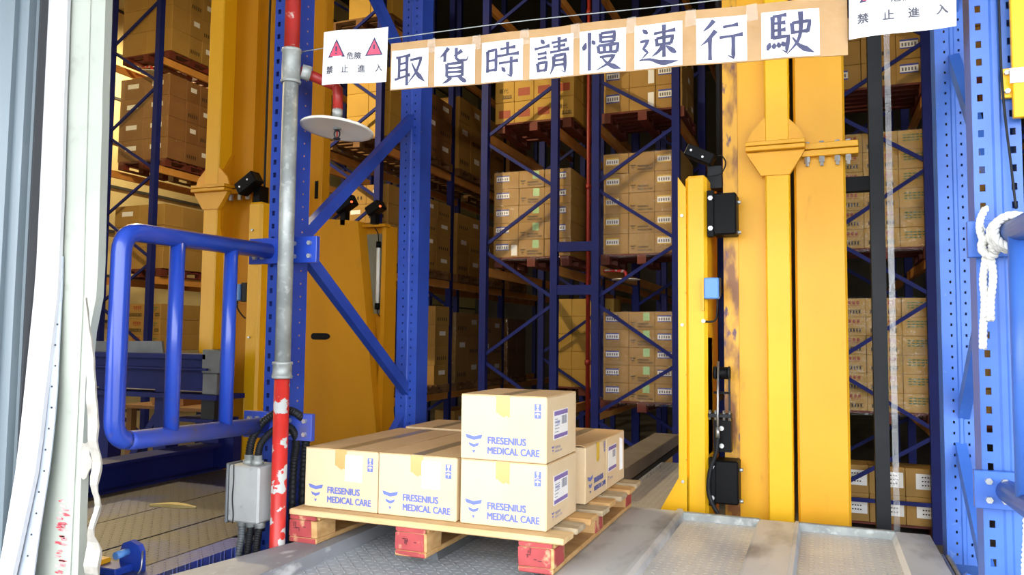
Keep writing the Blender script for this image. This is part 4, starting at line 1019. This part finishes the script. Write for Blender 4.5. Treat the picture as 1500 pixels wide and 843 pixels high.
load('bottom pallet, right half of centre rack', -2.73, -1.68, 10.5, GROUND+.141, 3, 2, .30, 'card_rack', lambda c, r: ['strip'] if c == 1 else [], fskip=lambda c, r: c < 1)
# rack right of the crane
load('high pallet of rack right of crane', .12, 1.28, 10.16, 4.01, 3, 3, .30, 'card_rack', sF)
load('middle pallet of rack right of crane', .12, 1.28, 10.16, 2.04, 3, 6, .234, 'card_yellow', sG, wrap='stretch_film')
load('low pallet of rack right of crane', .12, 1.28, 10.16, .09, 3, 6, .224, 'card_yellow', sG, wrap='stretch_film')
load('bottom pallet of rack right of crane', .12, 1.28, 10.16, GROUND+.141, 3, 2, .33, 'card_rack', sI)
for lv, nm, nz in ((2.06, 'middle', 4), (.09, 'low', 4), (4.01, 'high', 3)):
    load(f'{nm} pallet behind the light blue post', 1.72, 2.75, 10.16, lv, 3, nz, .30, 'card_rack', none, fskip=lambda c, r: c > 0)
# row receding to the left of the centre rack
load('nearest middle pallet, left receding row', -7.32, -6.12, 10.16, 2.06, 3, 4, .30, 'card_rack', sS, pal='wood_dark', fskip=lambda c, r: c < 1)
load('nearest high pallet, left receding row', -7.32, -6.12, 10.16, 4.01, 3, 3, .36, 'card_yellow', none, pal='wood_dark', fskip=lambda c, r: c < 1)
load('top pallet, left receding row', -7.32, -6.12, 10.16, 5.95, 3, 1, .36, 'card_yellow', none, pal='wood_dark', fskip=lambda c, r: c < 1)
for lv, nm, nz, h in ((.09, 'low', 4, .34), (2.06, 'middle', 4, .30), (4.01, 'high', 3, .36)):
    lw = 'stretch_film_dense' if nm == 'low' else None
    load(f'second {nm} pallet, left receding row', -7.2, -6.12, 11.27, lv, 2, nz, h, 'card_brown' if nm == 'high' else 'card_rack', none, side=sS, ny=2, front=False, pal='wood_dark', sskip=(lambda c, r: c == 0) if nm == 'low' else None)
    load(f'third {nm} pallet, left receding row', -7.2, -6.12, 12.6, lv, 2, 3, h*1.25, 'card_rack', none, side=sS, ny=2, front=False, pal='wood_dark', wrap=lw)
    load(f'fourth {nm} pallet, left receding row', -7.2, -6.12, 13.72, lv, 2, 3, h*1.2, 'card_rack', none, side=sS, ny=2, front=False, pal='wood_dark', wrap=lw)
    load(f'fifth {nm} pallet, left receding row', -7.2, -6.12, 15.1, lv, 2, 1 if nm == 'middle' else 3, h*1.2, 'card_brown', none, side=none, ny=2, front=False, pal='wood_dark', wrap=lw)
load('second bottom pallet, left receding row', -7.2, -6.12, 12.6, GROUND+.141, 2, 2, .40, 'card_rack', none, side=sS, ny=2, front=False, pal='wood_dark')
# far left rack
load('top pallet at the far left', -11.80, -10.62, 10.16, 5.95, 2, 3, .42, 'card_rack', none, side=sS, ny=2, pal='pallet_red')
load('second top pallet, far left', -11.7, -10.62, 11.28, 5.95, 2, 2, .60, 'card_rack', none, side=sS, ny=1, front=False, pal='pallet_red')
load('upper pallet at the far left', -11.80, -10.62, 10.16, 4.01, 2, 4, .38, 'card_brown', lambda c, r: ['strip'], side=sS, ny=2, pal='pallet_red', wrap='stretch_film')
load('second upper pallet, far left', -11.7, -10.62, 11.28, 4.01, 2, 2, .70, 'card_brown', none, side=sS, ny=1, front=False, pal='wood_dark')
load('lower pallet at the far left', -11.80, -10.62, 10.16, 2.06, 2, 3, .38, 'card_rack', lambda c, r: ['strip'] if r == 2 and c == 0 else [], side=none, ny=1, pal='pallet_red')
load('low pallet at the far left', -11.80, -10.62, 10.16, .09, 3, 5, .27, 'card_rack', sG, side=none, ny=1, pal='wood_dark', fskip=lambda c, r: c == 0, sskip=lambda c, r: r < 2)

# ------------------------------------------------------------------ sprinkler risers in the racks
def riser(label, x, y, z1=8.5):
    t = thing('sprinkler_riser', label, 'pipe', (x, y, GROUND))
    MB().tube([(x,y,GROUND),(x,y,z1)], .03, 12).build('riser_pipe', 'riser_red', t)
    for z in (.55, 3.0, 5.5): MB().tube([(x,y,z),(x,y,z+.07)], .042, 12).build('riser_coupling', 'riser_red', t)
    return t
riser('dark red sprinkler riser in the gap of the centre rack', -2.985, 10.3)
riser('dark red sprinkler riser behind the light blue right post', 1.52, 10.3)
def rack_shield(label, x, y, z):
    t = thing('rack_sprinkler', label, 'sprinkler', (x, y, z))
    lathe(MB(), [(0,.02),(.06,.018),(.19,.006),(.195,-.006),(.18,-.004),(.05,.004),(0,.005)], (x, y, z), 28).build('shield_disc', 'disc_white', t)
    MB().tube(fillet([(x,y,z+.01),(x,y,z+.12),(x-.35,y,z+.13)], .05, 5), .022, 10).build('feed_pipe', 'pipe_peel', t)
rack_shield('white sprinkler disc under the middle beam of the centre rack', -2.45, 10.3, 1.72)
rack_shield('white sprinkler disc high in the left receding row', -6.65, 10.12, 5.42)
rack_shield('white sprinkler disc high in the far left rack', -11.15, 10.25, 5.62)

# small carton on a stand beyond the transfer frame
t = thing('low_stand', 'low wooden stand behind the dark blue transfer frame', 'stand', (-7.2, 7.2, GROUND))
B(-7.9, -6.4, 7.0, 7.6, .02, .06).build('stand_top', 'wood_dark', t)
for x in (-7.85, -6.5): B(x, x+.08, 7.05, 7.13, GROUND, .02).build('leg', 'wood_dark', t); B(x, x+.08, 7.47, 7.55, GROUND, .02).build('leg', 'wood_dark', t)
carton('small carton with a white label on the low stand', (-6.62, 7.25, .0605), (.20, .25, .24), 'card_rack', ['strip'], R(20), None)
carton('flat brown carton at the left end of the low stand', (-7.3, 7.3, .0605), (.45, .35, .16), 'card_brown', ['marks'], R(5), None)

# ------------------------------------------------------------------ rope, wires and bracket at the right post
def rope_mesh(mb, pts, r, pitch=.05):
    P = spline(pts, 14); L = 0; n = 3
    fr = []; u = None
    for i, p in enumerate(P):
        tdir = (P[min(i+1,len(P)-1)]-P[max(i-1,0)]).normalized()
        if u is None: u = tdir.cross(Vector((0,1,.2))).normalized()
        u = (u-tdir*u.dot(tdir)).normalized(); fr.append((p, u.copy(), tdir.cross(u)))
    for s in range(n):
        L = 0; q = []
        for i, (p, a, b) in enumerate(fr):
            if i: L += (fr[i][0]-fr[i-1][0]).length
            an = 2*math.pi*(L/pitch+s/n); q.append(p+(a*math.cos(an)+b*math.sin(an))*r*.5)
        mb.tube(q, r*.58, 8)
    return mb
t = thing('white_rope', 'white twisted rope knotted round the right guard rail', 'rope', (.55, 2.85, 1.0))
RX, RY, RZ = .505, 2.885, 1.215
rope_mesh(MB(), [(RX,RY,RZ),(RX-.014,RY-.01,RZ-.09),(RX-.012,RY-.012,RZ-.16),(RX-.018,RY-.01,RZ-.25),(RX-.02,RY-.01,RZ-.315)], .0115).build('rope_end', 'rope', t)
rope_mesh(MB(), [(RX+.006,RY-.01,RZ),(RX+.012,RY-.02,RZ-.08),(RX+.004,RY-.02,RZ-.16),(RX+.002,RY-.02,RZ-.225)], .0115).build('rope_end', 'rope', t)
rope_mesh(MB(), [(RX-.006,RY,RZ-.01),(RX+.018,RY-.03,RZ+.012),(RX+.012,RY-.035,RZ+.04),(RX-.012,RY-.02,RZ+.035),(RX-.016,RY-.025,RZ),(RX+.008,RY-.04,RZ-.02),(RX+.022,RY-.02,RZ+.0)], .0125).build('knot', 'rope', t)
rope_mesh(MB(), [(RX,RY-.01,RZ+.02),(RX-.016,RY,RZ+.06),(RX-.01,RY+.03,RZ+.11),(RX+.01,RY+.05,RZ+.15)], .0115).build('rope_loop', 'rope', t)
for k in range(3):
    y = 2.83-k*.035
    rope_mesh(MB(), [(.555+.05*math.cos(a), y-.012*a/6.3, 1.262+.05*math.sin(a)) for a in [i*math.pi/5-1 for i in range(11)]], .0125).build('rope_turn', 'rope', t)
rope_mesh(MB(), [(RX+.01,RY-.02,RZ+.01),(.53,2.85,1.26),(.565,2.82,1.305),(.60,2.79,1.28)], .0125).build('rope_turn', 'rope', t)
rope_mesh(MB(), [(.575,2.70,.62),(.560,2.71,.45),(.55,2.72,.25),(.535,2.73,.05),(.515,2.74,-.04)], .0115).build('rope_tail', 'rope', t)
t = thing('earth_wire', 'thin yellow and green wire looped at the right edge', 'wire', (.6, 2.8, 1.1))
MB().tube(spline([(.578,2.78,1.27),(.570,2.775,1.22),(.562,2.77,1.17)]), .011, 8).build('green_sleeve', 'wire_green', t)
for dx in (0, .012, .024):
    MB().tube(spline([(.562+dx*.3,2.77,1.17),(.553+dx,2.77,1.10-dx),(.558+dx,2.77,1.04),(.575,2.77,.99+dx),(.60,2.77,1.05)]), .0042, 8).build('wire_strand', 'wire_yellow', t)
MB().tube(spline([(.57,2.72,.33),(.555,2.72,.22),(.535,2.72,.08),(.525,2.72,-.04)]), .0042, 8).build('wire_strand', 'wire_yellow', t)
MB().tube(spline([(.585,2.72,.30),(.57,2.72,.18),(.55,2.72,.02),(.54,2.72,-.04)]), .0042, 8).build('wire_strand', 'wire_yellow', t)
t = thing('yellow_bracket', 'yellow bracket with two bolts at the top right corner', 'bracket', (.62, 2.96, 1.7))
MB().bbox(.575, .66, 2.955, 2.975, 1.735, 1.835, .002).build('bracket_tab', 'yellow_bright', t)
MB().bbox(.602, .70, 2.93, 2.955, 1.66, 2.4, .003).build('bracket_plate', 'yellow_bright', t)
for z in (1.755, 1.818): bolt(MB(), (.589, 2.953, z), .0085).build('bracket_bolt', 'bolt', t)
MB().box(.593, .68, 2.925, 2.9295, 1.775, 1.825).build('white_tape', 'paper_white', t)
MB().tube(spline([(.575,2.955,2.4),(.574,2.955,1.9),(.580,2.955,1.7),(.594,2.952,1.5),(.603,2.95,1.36)]), .004, 8).build('black_cord', 'conduit', t)
t = thing('pivot_lug', 'small blue lug with a pale blue bolt at the foot of the right post', 'lug', (.52, 3.4, -.05))
MB().prism([(.46,-.06),(.56,-.06),(.555,.0),(.53,.045),(.50,.055),(.47,.03)], 1, 3.38, 3.40).build('lug_plate', 'blue_light', t)
MB().tube([(.50,3.38,.005),(.50,3.34,.002)], .013, 12).build('lug_bolt', 'sensor_blue', t)
MB().bbox(.44, .64, 3.3, 3.95, -.075, -.055, .004).build('foot_plate', 'blue_light', t)

# ------------------------------------------------------------------ hall lamps
def lamp(label, c, power, col=(1, .80, .46)):
    t = thing('hall_lamp', label, 'lamp', c)
    lathe(MB(), [(.03,.42),(.08,.40),(.10,.30),(.24,.05),(.26,0),(.25,.0),(.23,.05),(.09,.28),(0,.30)], c, 24).build('reflector', 'lamp_shell', t)
    MB().tube([(c[0],c[1],c[2]+.42),(c[0],c[1],12.0)], .012, 8).build('suspension', 'graphite', t)
    lathe(MB(), [(0,.0),(.03,.01),(.05,.06),(.05,.14),(.025,.2),(0,.2)], c, 14).build('bulb', 'lamp_glow', t)
    l = bpy.data.lights.new('bulb_light', 'POINT'); l.energy = power; l.color = col; l.shadow_soft_size = .09
    o = bpy.data.objects.new('bulb_light', l); COL.objects.link(o); o.parent = t; o.location = (0, 0, -.06)
lamp('hall lamp above the left crane aisle', (-6.9, 6.4, 5.6), 1000)
lamp('hall lamp above the right crane aisle', (-1.6, 6.9, 7.6), 240)
lamp('unseen lamp added near the left wall to brighten it', (-13.4, 11.0, 6.9), 900)  # added out of view, only to brighten the cream wall
print('cartons', NC[0], 'objects', len(bpy.data.objects))
